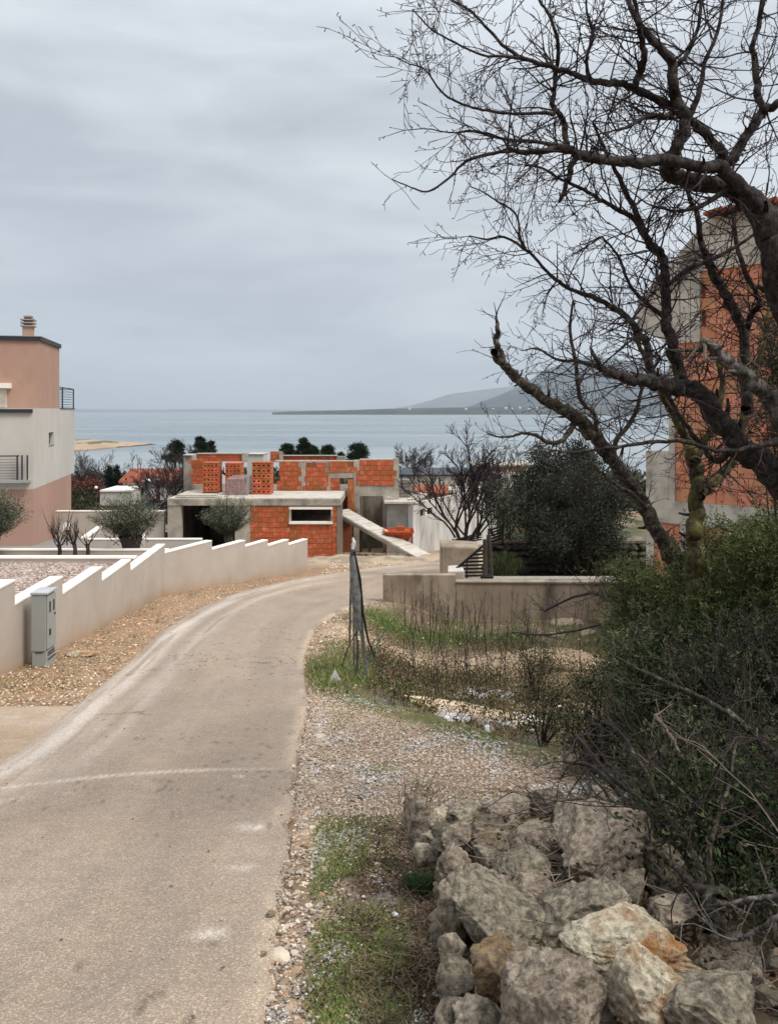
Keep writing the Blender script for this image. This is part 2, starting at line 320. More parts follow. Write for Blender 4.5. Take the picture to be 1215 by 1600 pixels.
def ground_col(x, y):
    n1 = fbm(x * 1.4, y * .9, 3); n2 = fbm(x * 4, y * 3, 8); n3 = fbm(x * 9, y * 7, 15)
    c = lerp(SOIL + 0 * n1[..., None], GRAV, ss(n2, .35, .65))
    c = lerp(c, GREY, ss(fbm(x * 2.2, y * 1.5, 3), .55, .64) * (x > -1.5) * (y < 10.5))
    c = lerp(c, RED, ss(n2, .4, .6) * .8 * (x < xr(y)))
    dl = (x + .9) * .853 + (y - 11) * .521
    lot = ss(dl, .1, .9) * ss(x - xr(y), .3, 1.2) * (y < 21.6)
    c = lerp(c, lerp(BRN + 0 * n1[..., None], SHRB, ss(n1, .4, .6)), lot * .70)
    band = np.exp(-((y - 15.6 + .35 * (x - 1.5)) / 1.25) ** 2) * ss(x - xr(y), .1, .6) * (x < 5.5)
    c = lerp(c, SAND, band * ss(n2, .25, .5))
    c = lerp(c, SAND, np.exp(-(((x - 3.2) / 1.1) ** 2 + ((y - 15.2) / 1.3) ** 2)) * .9)
    c = lerp(c, BRN, ss(x, -.32, -.1) * (1 - ss(y, 4.6, 5.4)) * ss(n2, .3, .55))
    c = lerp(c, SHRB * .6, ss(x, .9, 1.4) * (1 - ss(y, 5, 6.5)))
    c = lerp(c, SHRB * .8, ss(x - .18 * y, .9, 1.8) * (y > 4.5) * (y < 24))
    c = lerp(c, GRN, m_grass(x, y) * ss(n3, .2, .5))
    c = lerp(c, c_(190, 172, 150), ss(y, 33.5, 36) * (1 - ss(y, 40, 44)))
    c = lerp(c, c_(78, 84, 58), ss(y, 46, 54) * ss(n1, .2, .5))
    return c * (.8 + .4 * n3[..., None])
def terr(X, Y):
    z = G(X, Y); k = (Y < 40)
    onroad = (X > np.interp(Y, [p[0] for p in RL], [p[1] for p in RL]) - .05) & (X < xr(Y) + .02) & (Y < 36)
    z = z + np.where(onroad, -.05, 0) + np.where(onroad | (Y > 33), 0, 1) * k * (.035 * (fbm(X * 3, Y * 3, 2) - .5) + .05 * (fbm(X * .9, Y * .9, 6) - .5) - .01)
    z = z + (Y > 60) * 2.0 * (fbm(X * .03, Y * .03, 4) - .5)
    return z
xs = np.concatenate([np.arange(-420, -30, 15), np.arange(-30, -8, 1.0), np.arange(-8, -3, .12), np.arange(-3, -1.2, .2), np.arange(-1.2, 2.4, .045), np.arange(2.4, 7, .12), np.arange(7, 30, 1.0), np.arange(30, 430, 15)])
ys = np.concatenate([np.arange(-25, 1.4, 1.0), 1.4 * np.exp(np.arange(0, 3.36, .0125)), np.arange(41, 60, 1.5), np.arange(60, 420, 7)])
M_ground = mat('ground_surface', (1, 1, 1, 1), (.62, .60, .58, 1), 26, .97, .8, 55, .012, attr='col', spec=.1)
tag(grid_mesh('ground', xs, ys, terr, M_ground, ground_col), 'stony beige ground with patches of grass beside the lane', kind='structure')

# road: a ribbon between its two edges
def poly_at(P_, s):
    P_ = np.array(P_, float); d = np.concatenate([[0], np.cumsum(np.hypot(*np.diff(P_, axis=0).T))]); t = np.asarray(s) * d[-1]
    return np.interp(t, d, P_[:, 0]), np.interp(t, d, P_[:, 1])
def smoothp(P_, n=200, k=9):
    y, x = poly_at(P_, np.linspace(0, 1, n)); ker = np.ones(k) / k
    yp = np.convolve(np.pad(y, k // 2, 'edge'), ker, 'valid'); xp = np.convolve(np.pad(x, k // 2, 'edge'), ker, 'valid'); yp[0], xp[0], yp[-1], xp[-1] = y[0], x[0], y[-1], x[-1]
    return np.stack([xp, yp], -1)
Lp = smoothp([(y, x) for y, x in RL]); Rp = smoothp([(y, x) for y, x in RR])
nR, nC = 520, 90
s_ = np.linspace(0, 1, nR); s_ = s_ 
def res(Q, s):
    d = np.concatenate([[0], np.cumsum(np.hypot(*np.diff(Q, axis=0).T))]); t = s * d[-1]; return np.stack([np.interp(t, d, Q[:, 0]), np.interp(t, d, Q[:, 1])], -1)
LL, RRp = res(Lp, s_), res(Rp, s_)
# match rows by depth so that they cross the lane squarely
u = np.linspace(0, 1, nC)
jit = (fbm(np.arange(nR) * .35, 3.3, 21) - .5) * .13 + (fbm(np.arange(nR) * .8, 9.3, 22) - .5) * .05
jit = jit * (1 - ss(np.linspace(0, 1, nR), .42, .5)); RRp = RRp + np.stack([jit, jit * 0], -1)
XY = LL[:, None] * (1 - u)[None, :, None] + RRp[:, None] * u[None, :, None]
X, Y = XY[..., 0], XY[..., 1]
Zr = np.interp(Y, _gy, _gz) + EYE + .014 + .02 * np.sin(u * math.pi)[None]
Zr[:, 0] -= .06; Zr[:, -1] -= .06
# real stains and dust of the lane: pale wheel tracks, a curved tyre mark, worn patches
U = np.broadcast_to(u[None], X.shape)
asph = c_(165, 150, 135, .88); n1 = fbm(X * .8, Y * .5, 61); n2 = fbm(X * 3, Y * 1.6, 62); n3 = fbm(U * 30, Y * .35, 63)
colr = lerp(asph + 0 * n1[..., None], c_(162, 147, 132, .86), ss(n1, .4, .62))
colr = lerp(colr, c_(172, 153, 132, .88), ss(n2, .5, .68) * .35)
trk = .8 * np.exp(-((U - .10) / .085) ** 2) * (Y > 4.0) + .45 * np.exp(-((U - .30) / .06) ** 2) * ss(Y, 5, 8)
colr = lerp(colr, c_(196, 186, 176, 1.), np.clip(trk * ss(n3, .25, .6) * 1.0, 0, .85))
colr = lerp(colr, c_(150, 138, 126, .9), np.exp(-((U - .205) / .03) ** 2) * .3 * (Y > 5))
arc = 6.55 - .30 * (X + .9) * -1 * .0 - .18 * (X + .8) ** 2 * .9
arc = 6.62 - .125 * (X + .6) ** 2 - .02 * (X + .6)
wv = fbm(U * 9 + 4, Y * .12, 81) * .6 + fbm(X * 1.7, Y * 1.1, 82) * .4
colr = colr * (.89 + .18 * ss(wv, .3, .7))[..., None]
ck = np.abs(fbm(X * .9 + 1.3 * fbm(X * 3, Y * 3, 84), Y * .7, 83) - .5)
colr = lerp(colr, c_(96, 86, 78, .8), (ck < .004) * ss(fbm(X * .6, Y * .4, 85), .50, .56) * .55)
sp_ = vnoise(X * 26, Y * 26, 86); colr = lerp(colr, c_(104, 92, 82, .8), (sp_ > .965) * .6)
colr = lerp(colr, c_(208, 198, 186, .9), np.clip(np.exp(-((Y - arc) / .035) ** 2) * (.35 + 1.1 * n2) * (.35 + .65 * ss(-X, .9, 1.9)), 0, .75) * (X < -.7))
arc2 = arc - .42
colr = lerp(colr, c_(196, 182, 166, .9), np.clip(np.exp(-((Y - arc2) / .03) ** 2) * ss(n2, .4, .6) * .6, 0, .6) * (X < -2.1))
for bx, by, bw, bh in ((-1.12, 6.1, .09, .05), (-1.18, 6.35, .05, .03), (-.85, 5.1, .16, .05), (-.72, 4.4, .12, .04), (-.8, 3.6, .07, .04)):
    colr = lerp(colr, c_(212, 204, 194, .9), np.exp(-((X - bx) / bw) ** 2 - ((Y - by) / bh) ** 2) * ss(n2, .3, .6))
colr = lerp(colr, c_(180, 163, 144, .95), ss(U, .94, .99) * ss(n2, .35, .55)) ; colr = lerp(colr, c_(176, 157, 136, .95), (1 - ss(U, .0, .03)) * .8)
colr = lerp(colr, c_(180, 159, 136, .88), ss(Y, 21, 27) * ss(n2, .3, .6) * .6)
i = (np.arange(nR - 1)[:, None] * nC + np.arange(nC - 1)[None]).ravel()
def road_mat():
    m = bpy.data.materials.new('worn_asphalt'); m.use_nodes = True; t = m.node_tree; L = t.links.new; bs = t.nodes['Principled BSDF']
    bs.inputs['Roughness'].default_value = .93; bs.inputs['Specular IOR Level'].default_value = .15
    tcn = N(t, 'ShaderNodeTexCoord'); at = N(t, 'ShaderNodeAttribute', attribute_name='col')
    vo = N(t, 'ShaderNodeTexVoronoi', i_Scale=150.0); L(tcn.outputs['Object'], vo.inputs['Vector'])
    r = N(t, 'ShaderNodeValToRGB'); e = r.color_ramp.elements; e[0].position = .0; e[0].color = (.72, .71, .70, 1); e[1].position = .8; e[1].color = (1.02, 1.01, 1.0, 1)
    x = e.new(.93); x.color = (1.42, 1.40, 1.37, 1)
    sp = N(t, 'ShaderNodeSeparateColor'); L(vo.outputs['Color'], sp.inputs[0]); L(sp.outputs[0], r.inputs[0])
    n = N(t, 'ShaderNodeTexNoise', i_Scale=7.0, i_Detail=8.0, i_Roughness=.7); L(tcn.outputs['Object'], n.inputs[0])
    r2 = N(t, 'ShaderNodeValToRGB'); r2.color_ramp.elements[0].color = (.90, .89, .88, 1); r2.color_ramp.elements[1].color = (1.08, 1.08, 1.08, 1); r2.color_ramp.elements[0].position = .3; r2.color_ramp.elements[1].position = .7; L(n.outputs[0], r2.inputs[0])
    a = N(t, 'ShaderNodeMix', data_type='RGBA', blend_type='MULTIPLY', i_0=1.0); L(at.outputs['Color'], a.inputs[6]); L(r.outputs[0], a.inputs[7])
    b = N(t, 'ShaderNodeMix', data_type='RGBA', blend_type='MULTIPLY', i_0=1.0); L(a.outputs[2], b.inputs[6]); L(r2.outputs[0], b.inputs[7])
    L(b.outputs[2], bs.inputs['Base Color'])
    bp = N(t, 'ShaderNodeBump', i_Strength=.5, i_Distance=.004); L(vo.outputs['Distance'], bp.inputs['Height']); bq = N(t, 'ShaderNodeBump', i_Strength=.4, i_Distance=.02); L(n.outputs[0], bq.inputs['Height']); L(bq.outputs[0], bp.inputs['Normal']); L(bp.outputs[0], bs.inputs['Normal'])
    return m
M_road = road_mat()
ro = mesh_np('road', np.stack([X, Y, Zr], -1).reshape(-1, 3), np.stack([i, i + 1, i + nC + 1, i + nC], -1), M_road, None, True, colr.reshape(-1, 3))
tag(ro, 'narrow dusty beige asphalt lane curving right downhill', kind='structure')
# concrete apron of the driveway on the left
ax = np.linspace(-9.5, -3.3, 60); ay = np.linspace(6.3, 9.75, 40); AX, AY = np.meshgrid(ax, ay)
lim = np.interp(AY, [p[0] for p in RL], [p[1] for p in RL]); AX = -9.5 + (AX + 9.5) / 6.2 * (lim + .25 + 9.5)
an = fbm(AX, AY, 71); ac = lerp(c_(182, 164, 144, .88) + 0 * an[..., None], c_(168, 148, 126, .88), ss(an, .4, .65)) * (.85 + .3 * fbm(AX * 5, AY * 5, 72)[..., None])
Az = np.interp(AY, _gy, _gz) + EYE + .004
Az[-1] -= .07
ii = (np.arange(39)[:, None] * 60 + np.arange(59)[None]).ravel()
tag(mesh_np('driveway', np.stack([AX, AY, Az], -1).reshape(-1, 3), np.stack([ii, ii + 1, ii + 61, ii + 60], -1), M_road, None, True, ac.reshape(-1, 3)), 'smooth sandy concrete driveway joining the lane from the left', kind='structure')

# sea
def sea_mat():
    m = bpy.data.materials.new('sea_water'); m.use_nodes = True; t = m.node_tree; L = t.links.new; bs = t.nodes['Principled BSDF']
    bs.inputs['Base Color'].default_value = (.19, .225, .24, 1); bs.inputs['IOR'].default_value = 1.33
    tcn = N(t, 'ShaderNodeTexCoord'); mpn = N(t, 'ShaderNodeMapping'); mpn.inputs['Scale'].default_value = (.0012, .0060, 1); L(tcn.outputs['Object'], mpn.inputs[0])
    n = N(t, 'ShaderNodeTexNoise', i_Scale=1.0, i_Detail=6.0, i_Roughness=.6, i_Distortion=.6); L(mpn.outputs[0], n.inputs[0])
    r = N(t, 'ShaderNodeMapRange'); r.inputs[1].default_value = .35; r.inputs[2].default_value = .65; r.inputs[3].default_value = .20; r.inputs[4].default_value = .48; L(n.outputs[0], r.inputs[0]); L(r.outputs[0], bs.inputs['Roughness'])
    cb = N(t, 'ShaderNodeValToRGB'); cb.color_ramp.elements[0].position = .40; cb.color_ramp.elements[1].position = .62; cb.color_ramp.elements[0].color = (.13, .175, .20, 1); cb.color_ramp.elements[1].color = (.27, .30, .31, 1); L(n.outputs[0], cb.inputs[0]); L(cb.outputs[0], bs.inputs['Base Color'])
    w = N(t, 'ShaderNodeTexNoise', i_Scale=.5, i_Detail=6.0); mq = N(t, 'ShaderNodeMapping'); mq.inputs['Scale'].default_value = (.25, .7, 1); L(tcn.outputs['Object'], mq.inputs[0]); L(mq.outputs[0], w.inputs[0])
    bp = N(t, 'ShaderNodeBump', i_Strength=.5, i_Distance=.6); L(w.outputs[0], bp.inputs['Height']); L(bp.outputs[0], bs.inputs['Normal'])
    return m
SEA = EYE - 28.0
sx = np.array([-30000, -8000, -3000, -1000, -300, 0, 300, 1000, 3000, 8000, 30000.]); sy = np.array([150, 300, 600, 1200, 2500, 5000, 9000, 16000, 30000.])
tag(grid_mesh('sea', sx, sy, lambda a, b: a * 0 + SEA, sea_mat()), 'calm grey blue sea reaching the horizon', kind='structure')
# low headland on the left
tt = np.linspace(0, 1, 26); pxs = np.linspace(20, 252, 90)
near = np.interp(pxs, [20, 118, 150, 190, 215, 252], [711, 706, 703.5, 699, 697.5, 694.3]); far = np.interp(pxs, [20, 118, 150, 200, 235, 252], [688, 689.5, 690, 691.5, 693, 694])
V = []; C = []
for a, (pp, q0, q1) in enumerate(zip(pxs, near, far)):
    Y0, Y1 = 28 / ((q0 - HY) / F), 28 / ((q1 - HY) / F)
    for t_ in tt:
        y = Y0 + (Y1 - Y0) * t_; x = (pp - CX) / F * y; hgt = 4.2 * min(1, (252 - pp) / 90) * math.sin(math.pi * t_) ** .5 * (.6 + .8 * float(fbm(x * .04, y * .04, 5)))
        V.append((x, y, SEA - .4 + hgt)); nn = float(fbm(x * .06, y * .03, 8))
        cc = c_(196, 172, 146) if hgt > 1.0 else c_(96, 84, 74); cc = cc * (.75 + .5 * nn); 
        if hgt > 1.8 and nn > .56: cc = c_(120, 118, 92)
        C.append(cc)
ii = (np.arange(89)[:, None] * 26 + np.arange(25)[None]).ravel()
tag(mesh_np('headland', V, np.stack([ii, ii + 26, ii + 27, ii + 1], -1), M_ground, None, True, np.array(C)), 'low sandy headland running out into the sea on the left', kind='structure')
# far land: foreland, mountain, ridges
def ridge(name, sil, D, depth, rough, col1, col2, base, label, seed=0, nx=260, ny=40, sc=1.0):
    px = np.linspace(sil[0][0], sil[-1][0], nx); top = np.interp(px, [s[0] for s in sil], [s[1] for s in sil])
    v = np.linspace(0, 1, ny); PX, Vv = np.meshgrid(px, v); T = np.interp(PX, px, top)
    Yy = D - depth * .5 + depth * Vv; Xx = (PX - CX) / F * Yy
    H = (HY - T) / F * D + 28
    prof = np.sin(math.pi * np.clip(Vv, 0, 1)) ** .9
    nn = fbm(Xx / sc * .0011, Yy / sc * .0011, seed, 5); n2 = fbm(Xx / sc * .005, Yy / sc * .005, seed + 7, 4)
    Z = SEA - 2 + H * prof * (1 + rough * (nn - .5) * (1 - prof ** 4) * 2 + .05 * (n2 - .5))
    ii = (np.arange(ny - 1)[:, None] * nx + np.arange(nx - 1)[None]).ravel()
    col = lerp(col1 + 0 * nn[..., None], col2, ss(n2, .35, .65))
    return tag(mesh_np(name, np.stack([Xx, Yy, Z], -1).reshape(-1, 3), np.stack([ii, ii + 1, ii + nx + 1, ii + nx], -1), M_ground, None, True, col.reshape(-1, 3)), label, kind='structure')
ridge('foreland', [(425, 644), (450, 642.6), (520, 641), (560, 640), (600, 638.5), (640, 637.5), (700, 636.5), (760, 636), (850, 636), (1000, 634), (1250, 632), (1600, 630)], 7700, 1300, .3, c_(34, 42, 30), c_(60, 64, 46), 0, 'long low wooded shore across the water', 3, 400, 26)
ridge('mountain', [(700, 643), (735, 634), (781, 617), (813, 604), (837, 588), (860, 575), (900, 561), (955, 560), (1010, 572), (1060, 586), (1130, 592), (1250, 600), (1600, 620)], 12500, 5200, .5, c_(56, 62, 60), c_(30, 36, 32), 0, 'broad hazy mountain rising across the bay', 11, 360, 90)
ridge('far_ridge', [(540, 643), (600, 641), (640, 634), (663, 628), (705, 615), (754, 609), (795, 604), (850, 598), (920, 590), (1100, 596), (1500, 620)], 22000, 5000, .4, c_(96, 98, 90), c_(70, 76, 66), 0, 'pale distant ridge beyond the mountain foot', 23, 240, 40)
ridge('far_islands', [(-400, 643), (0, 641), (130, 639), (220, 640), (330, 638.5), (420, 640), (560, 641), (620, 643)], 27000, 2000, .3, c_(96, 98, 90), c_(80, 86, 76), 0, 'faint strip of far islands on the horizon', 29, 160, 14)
hm = mat('far_house_wall', sr(220, 214, 204, .85), None, 1, .9, 0)
mb = MB(); mb.box(-9, 9, -7, 7, 0, 8); hme = None
for k, (px, py) in enumerate([(640, 639.5), (728, 640), (770, 640.5), (790, 638.5), (799, 639.5), (812, 638), (826, 640), (838, 639), (862, 640)]):
    D = 7300 + 60 * (k % 3); x = (px - CX) / F * D; z = EYE + (HY - py) / F * D
    if hme is None:
        o0 = MB().add([(-11, -8, -8), (11, -8, -8), (11, 8, -8), (-11, 8, -8), (-11, -8, 8), (11, -8, 8), (11, 8, 8), (-11, 8, 8), (-11, 0, 14), (11, 0, 14)], [(0, 1, 5, 4), (1, 2, 6, 9, 5), (2, 3, 7, 6), (3, 0, 4, 8, 7), (4, 5, 9, 8), (6, 7, 8, 9)]).build('far_house', hm); hme = o0.data
    else: o0 = link('far_house', hme, hm)
    o0.location = (x, D, z); tag(o0, 'tiny pale house on the wooded far shore', 'house', 'tiny houses on the far shore')
# haze over the whole place
hz = MB().box(-32000, 32000, -60, 31500, SEA - 4, 1400).build('haze', None)
m = bpy.data.materials.new('haze_air'); m.use_nodes = True; t = m.node_tree; t.nodes.clear()
pv = N(t, 'ShaderNodeVolumePrincipled', i_Density=6.0e-5, i_Anisotropy=.1); pv.inputs['Color'].default_value = (.80, .90, 1.0, 1)
mo = N(t, 'ShaderNodeOutputMaterial'); t.links.new(pv.outputs[0], mo.inputs['Volume']); hz.data.materials.append(m)
tag(hz, 'thin pale sea haze', kind='stuff')
# ---------------------------------------------------------------- left side: garden, stepped wall, cabinet, villa
# stepped garden wall (panel by panel)
seg = [((-5.82, 10.4), (-5.95, 12.5), -2.62), ((-5.95, 12.5), (-6.06, 14.6), -3.0), ((-6.06, 14.6), (-6.24, 17.1), -3.31), ((-6.24, 17.1), (-6.40, 19.5), -3.60), ((-6.40, 19.5), (-6.63, 23.3), -3.85)]
a0, a1 = np.array((-6.63, 23.3)), np.array((-3.3, 31.5)); cuts_ = [0, .27, .49, .66, .83, 1.0]
for k, zt in enumerate((-4.10, -4.38, -4.59, -4.80, -5.0)):
    seg.append((tuple(a0 + (a1 - a0) * cuts_[k]), tuple(a0 + (a1 - a0) * cuts_[k + 1]), zt))
M_whited = mat('painted_plaster_with_splashes', sr(204, 193, 181, .80), sr(194, 183, 171, .78), 1.2, .9, .2, 120, .003, c3=sr(188, 174, 156, .78), s3=.7, f3=.33, attr='col')
gw = thing('garden_wall', 'long pale plastered garden wall stepping down beside the lane', 'wall', (-6.2, 17, g(-6.2, 17)))
for (p, q, zt) in seg:
    p = np.array(p); q = np.array(q); d = (q - p) / np.linalg.norm(q - p); nrm = np.array((-d[1], d[0])) * .11
    zt = zt + EYE; c4 = [p + nrm, p - nrm, q - nrm, q + nrm]; q2 = q
    lv = []; at_ = []
    nS = 9
    for f in np.linspace(0, 1, nS):
        m_ = p + (q - p) * f; gz = g(*m_)
        for k_, zz in enumerate((gz - .4, gz - .02, gz + .10, gz + .32, zt - .2, zt - .035)):
            for sgn in (1, -1):
                v_ = m_ + nrm * sgn; lv.append((v_[0], v_[1], zz)); w_ = (.9, 1, .62, .22, 0, 0)[k_] * (.45 + .9 * float(fbm(m_[0] * 2.5 + k_, m_[1] * 2.5, 12)))
                at_.append(1 - w_ * (1 - np.array((.86, .70, .54))))
    Fq = []
    for a_ in range(nS - 1):
        for k_ in range(5):
            b0, b1 = a_ * 12 + k_ * 2, (a_ + 1) * 12 + k_ * 2
            Fq += [(b0 + 1, b1 + 1, b1 + 3, b0 + 3), (b0, b0 + 2, b1 + 2, b1)]
        Fq.append((a_ * 12 + 10, a_ * 12 + 11, (a_ + 1) * 12 + 11, (a_ + 1) * 12 + 10))
    for k_ in range(5): e_ = (nS - 1) * 12 + k_ * 2; Fq += [(k_ * 2, k_ * 2 + 1, k_ * 2 + 3, k_ * 2 + 2), (e_, e_ + 2, e_ + 3, e_ + 1)]
    pn = mesh_np('wall_panel', lv, Fq, M_whited, gw, False, np.array(at_))
    c5 = [p + nrm * 1.10 - d * .006, p - nrm * 1.10 - d * .006, q - nrm * 1.10 + d * .0, q + nrm * 1.10]
    MB().prism([tuple(v) for v in c5], zt - .035, zt).build('coping', M_cope, pn, bevel=.004)
# cabinet
cx, cy = -5.57, 12.92; cz = g(cx, cy) - .02; W_, D_, H_ = .25, .38, 1.21
ec = thing('electrical_cabinet', 'grey upright electrical meter cabinet standing against the pale garden wall', 'cabinet', (cx, cy, cz))
ec.rotation_euler = (0, 0, .04)
def lb(name, b, m, par, bevel=0):   # box given in the cabinet's own coordinates
    o = MB().box(*b); me = bpy.data.meshes.new(name); me.from_pydata(o.v, [], o.f); me.update(); o = link(name, me, m, par)
    if bevel: q = o.modifiers.new('bevel', 'BEVEL'); q.width = bevel; q.segments = 2
    return o
lb('plinth', (-W_ / 2 + .01, W_ / 2 - .01, -D_ / 2 + .01, D_ / 2 - .01, -.1, .27), M_grey, ec, .008)
lb('body', (-W_ / 2, W_ / 2 - .02, -D_ / 2, D_ / 2, .275, H_ - .03), M_grey, ec, .008)
dr = lb('door', (W_ / 2 - .018, W_ / 2 + .006, -D_ / 2 + .015, D_ / 2 - .015, .30, H_ - .06), M_grey, ec, .006)
rf = lb('roof', (-W_ / 2 - .015, W_ / 2 + .02, -D_ / 2 - .015, D_ / 2 + .015, H_ - .03, H_ + .012), mat('cabinet_roof', sr(196, 198, 200, .85), None, 2, .6, .03), ec, .01)
for yy in (-.08, .08): lb('meter_window', (W_ / 2 + .006, W_ / 2 + .011, yy - .03, yy + .03, .88, 1.05), M_glass, dr)
lb('handle', (W_ / 2 + .006, W_ / 2 + .03, -.11, -.09, .52, .62), M_dark, dr, .004)
lb('lock', (W_ / 2 + .006, W_ / 2 + .02, .10, .13, .80, .83), M_black, dr, .003)
for zz in (.13, .20, .24): lb('vent_slot', (W_ / 2 - .012, W_ / 2 + .003, -D_ / 2 + .05, D_ / 2 - .05, zz, zz + .012), M_dark, ec)
lb('vent_slot', (-.06, .06, -D_ / 2 + .003, -D_ / 2 + .02, .25, .262), M_dark, ec)
hole = MB(); hole.add(*[x_.tolist() for x_ in pebbles(np.array([(-5.78, 12.66, g(-5.78, 12.66) + .02)]), [.1])]); 
# garden terraces
def garden_z(y): return np.interp(y, [8, 10, 14, 21, 21.25, 24, 27, 30, 36, 45, 50], [-3.15, -3.3, -3.66, -3.95, -4.18, -4.36, -4.78, -5.22, -6.05, -6.75, -7.2]) + EYE
gys = np.concatenate([np.arange(10.6, 31.3, .15)]); V = []; nxg = 70
for y in gys:
    xe = float(wallx(y)) - .1
    for s in np.linspace(0, 1, nxg): x = -17 + (xe + 17) * s; V.append((x, y, float(garden_z(y)) + .04 * (float(fbm(x * 2, y * 2, 5)) - .5)))
ii = (np.arange(len(gys) - 1)[:, None] * nxg + np.arange(nxg - 1)[None]).ravel(); V = np.array(V)
gn = fbm(V[:, 0] * 6, V[:, 1] * 6, 9); gc = lerp(np.tile(c_(196, 178, 168), (len(V), 1)), c_(150, 130, 118), ss(gn, .4, .65)); gc = lerp(gc, c_(150, 148, 146), ss(V[:, 1], 27, 30))
tag(mesh_np('garden_bed', V, np.stack([ii, ii + 1, ii + nxg + 1, ii + nxg], -1), M_ground, None, True, gc), 'pale gravel bed of the terraced garden behind the wall', kind='structure')
V = []
gy2 = np.arange(31.2, 47, .5)
for y in gy2:
    for s in np.linspace(0, 1, 24): x = -30 + (18.3) * s; V.append((x, y, float(garden_z(y))))
ii = (np.arange(len(gy2) - 1)[:, None] * 24 + np.arange(23)[None]).ravel(); V = np.array(V)
tag(mesh_np('yard', V, np.stack([ii, ii + 1, ii + 25, ii + 24], -1), M_ground, None, True, np.tile(c_(160, 156, 152), (len(V), 1))), 'grey gravel yard round the pink and white villa', kind='structure')
# gravel stones in the garden (stuff)
n = 9000; gx = rng.uniform(-11.5, -6.0, n); gyv = rng.uniform(12.5, 24.5, n); k = gx < wallx(gyv) - .14; gx, gyv = gx[k], gyv[k]
V, Q = pebbles(np.stack([gx, gyv, garden_z(gyv) + .01], -1), rng.uniform(.02, .045, len(gx)))
cc = lerp(np.tile(c_(214, 198, 190), (len(gx), 1)), c_(150, 122, 108), rng.uniform(0, 1, len(gx)) ** 1.4)
tag(mesh_np('garden_gravel', V, Q, M_tint, None, False, np.repeat(cc, 8, 0)), 'pinkish white gravel covering the garden terrace', kind='stuff')
def low_wall(label, pts, zt, h, w=.2, grp='low pale walls of the terraced garden'):
    a = Vector(pts[0] + (0,)); b = Vector(pts[1] + (0,)); zt = [z + EYE for z in (zt if isinstance(zt, tuple) else (zt, zt))]
    t_ = thing('low_wall', label, 'wall', (a.x, a.y, zt[0] - h), grp); d = (b - a).normalized(); nn = Vector((-d.y, d.x, 0)) * w / 2
    c4 = [a + nn, a - nn, b - nn, b + nn]; zz = [zt[0], zt[0], zt[1], zt[1]]
    MB().prism([(v.x, v.y) for v in c4], [z - h for z in zz], [z - .05 for z in zz]).build('wall_body', M_white, t_)
    nn = nn * 1.15; c4 = [a + nn, a - nn, b - nn, b + nn]
    MB().prism([(v.x, v.y) for v in c4], [z - .05 for z in zz], zz).build('coping', M_cope, t_, bevel=.006)
low_wall('low garden wall with a broad pale coping meeting the tall stepped wall', ((-12, 20.9), (-6.62, 20.9)), -3.78, .7, .26)
low_wall('low garden wall in front of the three pruned shrubs', ((-15, 25.4), (-7.0, 25.4)), -4.36, .6, .2)
low_wall('low garden wall behind the big olive tree with shaded face', ((-11.6, 30.4), (-7.1, 30.4)), -4.82, 1.0, .2)
low_wall('sloping garden kerb rising away behind the pruned shrubs', ((-11.5, 30.2), (-13.0, 36.0)), (-4.75, -5.15), .6, .22)
low_wall('second sloping garden kerb beside the big olive tree', ((-9.3, 30.2), (-10.9, 35.2)), (-4.78, -5.3), .6, .22)
low_wall('far pale garden wall below the white annex', ((-16.6, 40), (-11.2, 40)), -4.95, 1.6, .25)
low_wall('short garden kerb running forward beside the villa corner', ((-13.6, 27.6), (-11.9, 24.0)), (-4.72, -4.18), .4, .3)
# villa, in its own frame
vz = EYE - 6.05; VA = math.atan2(.2, .98)
vl = thing('villa', 'tall modern villa in pink and white render with anthracite roof edge', 'house', (-15.98, 36, vz), rz=VA)
lb('ground_storey', (-9, 0, 0, 9, -1.5, 2.56), M_pink, vl)
# first storey in pieces, leaving a real recess for the window
yw0, yw1, zw0, zw1 = 3.2, 4.35, 4.42, 5.02
w1 = MB().box(-9, 0, 0, yw0, 2.56, 6.2); w1.box(-9, 0, yw1, 10, 2.56, 6.2); w1.box(-9, 0, yw0, yw1, 2.56, zw0); w1.box(-9, 0, yw0, yw1, zw1, 6.2); w1.box(-9, -.25, yw0, yw1, zw0, zw1)
me = bpy.data.meshes.new('first_storey'); me.from_pydata(w1.v, [], w1.f); me.update(); link('first_storey', me, M_vwhite, vl)
wn = lb('window', (-.24, -.17, yw0, yw1, zw0, zw1), M_dark, vl); lb('pane', (-.17, -.16, yw0 + .08, yw1 - .08, zw0 + .06, zw1 - .06), M_glass, wn)
lb('window_sill', (-.05, .04, yw0 - .03, yw1 + .03, zw0 - .04, zw0), M_grey, vl)
lb('top_storey', (-9, -.03, 1.3, 5.9, 6.2, 9.35), M_pink, vl)
rf = lb('roof_edge', (-9.1, .05, 1.2, 6.0, 9.35, 9.53), M_dark, vl); lb('flashing', (-9.12, .07, 1.18, 6.02, 9.53, 9.56), M_grey, rf)
lb('balcony_slab_edge', (-8, -.03, -.12, 1.28, 6.0, 6.16), M_dark, vl)
lb('parapet_cap', (-.3, .04, 5.9, 10.04, 6.2, 6.235), M_dark, vl)
lb('awning_box', (-3, -1.22, 1.02, 1.3, 7.12, 7.36), M_cope, vl)
shf = lb('window_shutter', (-3, -1.42, 1.2, 1.3, 6.22, 7.1), mat('cream_shutter', sr(225, 214, 196, .8), None, 2, .7, .02), vl)
for k in range(9): lb('slat', (-2.95, -1.46, 1.17, 1.2, 6.27 + k * .092, 6.33 + k * .092), MATS['cream_shutter'], shf)
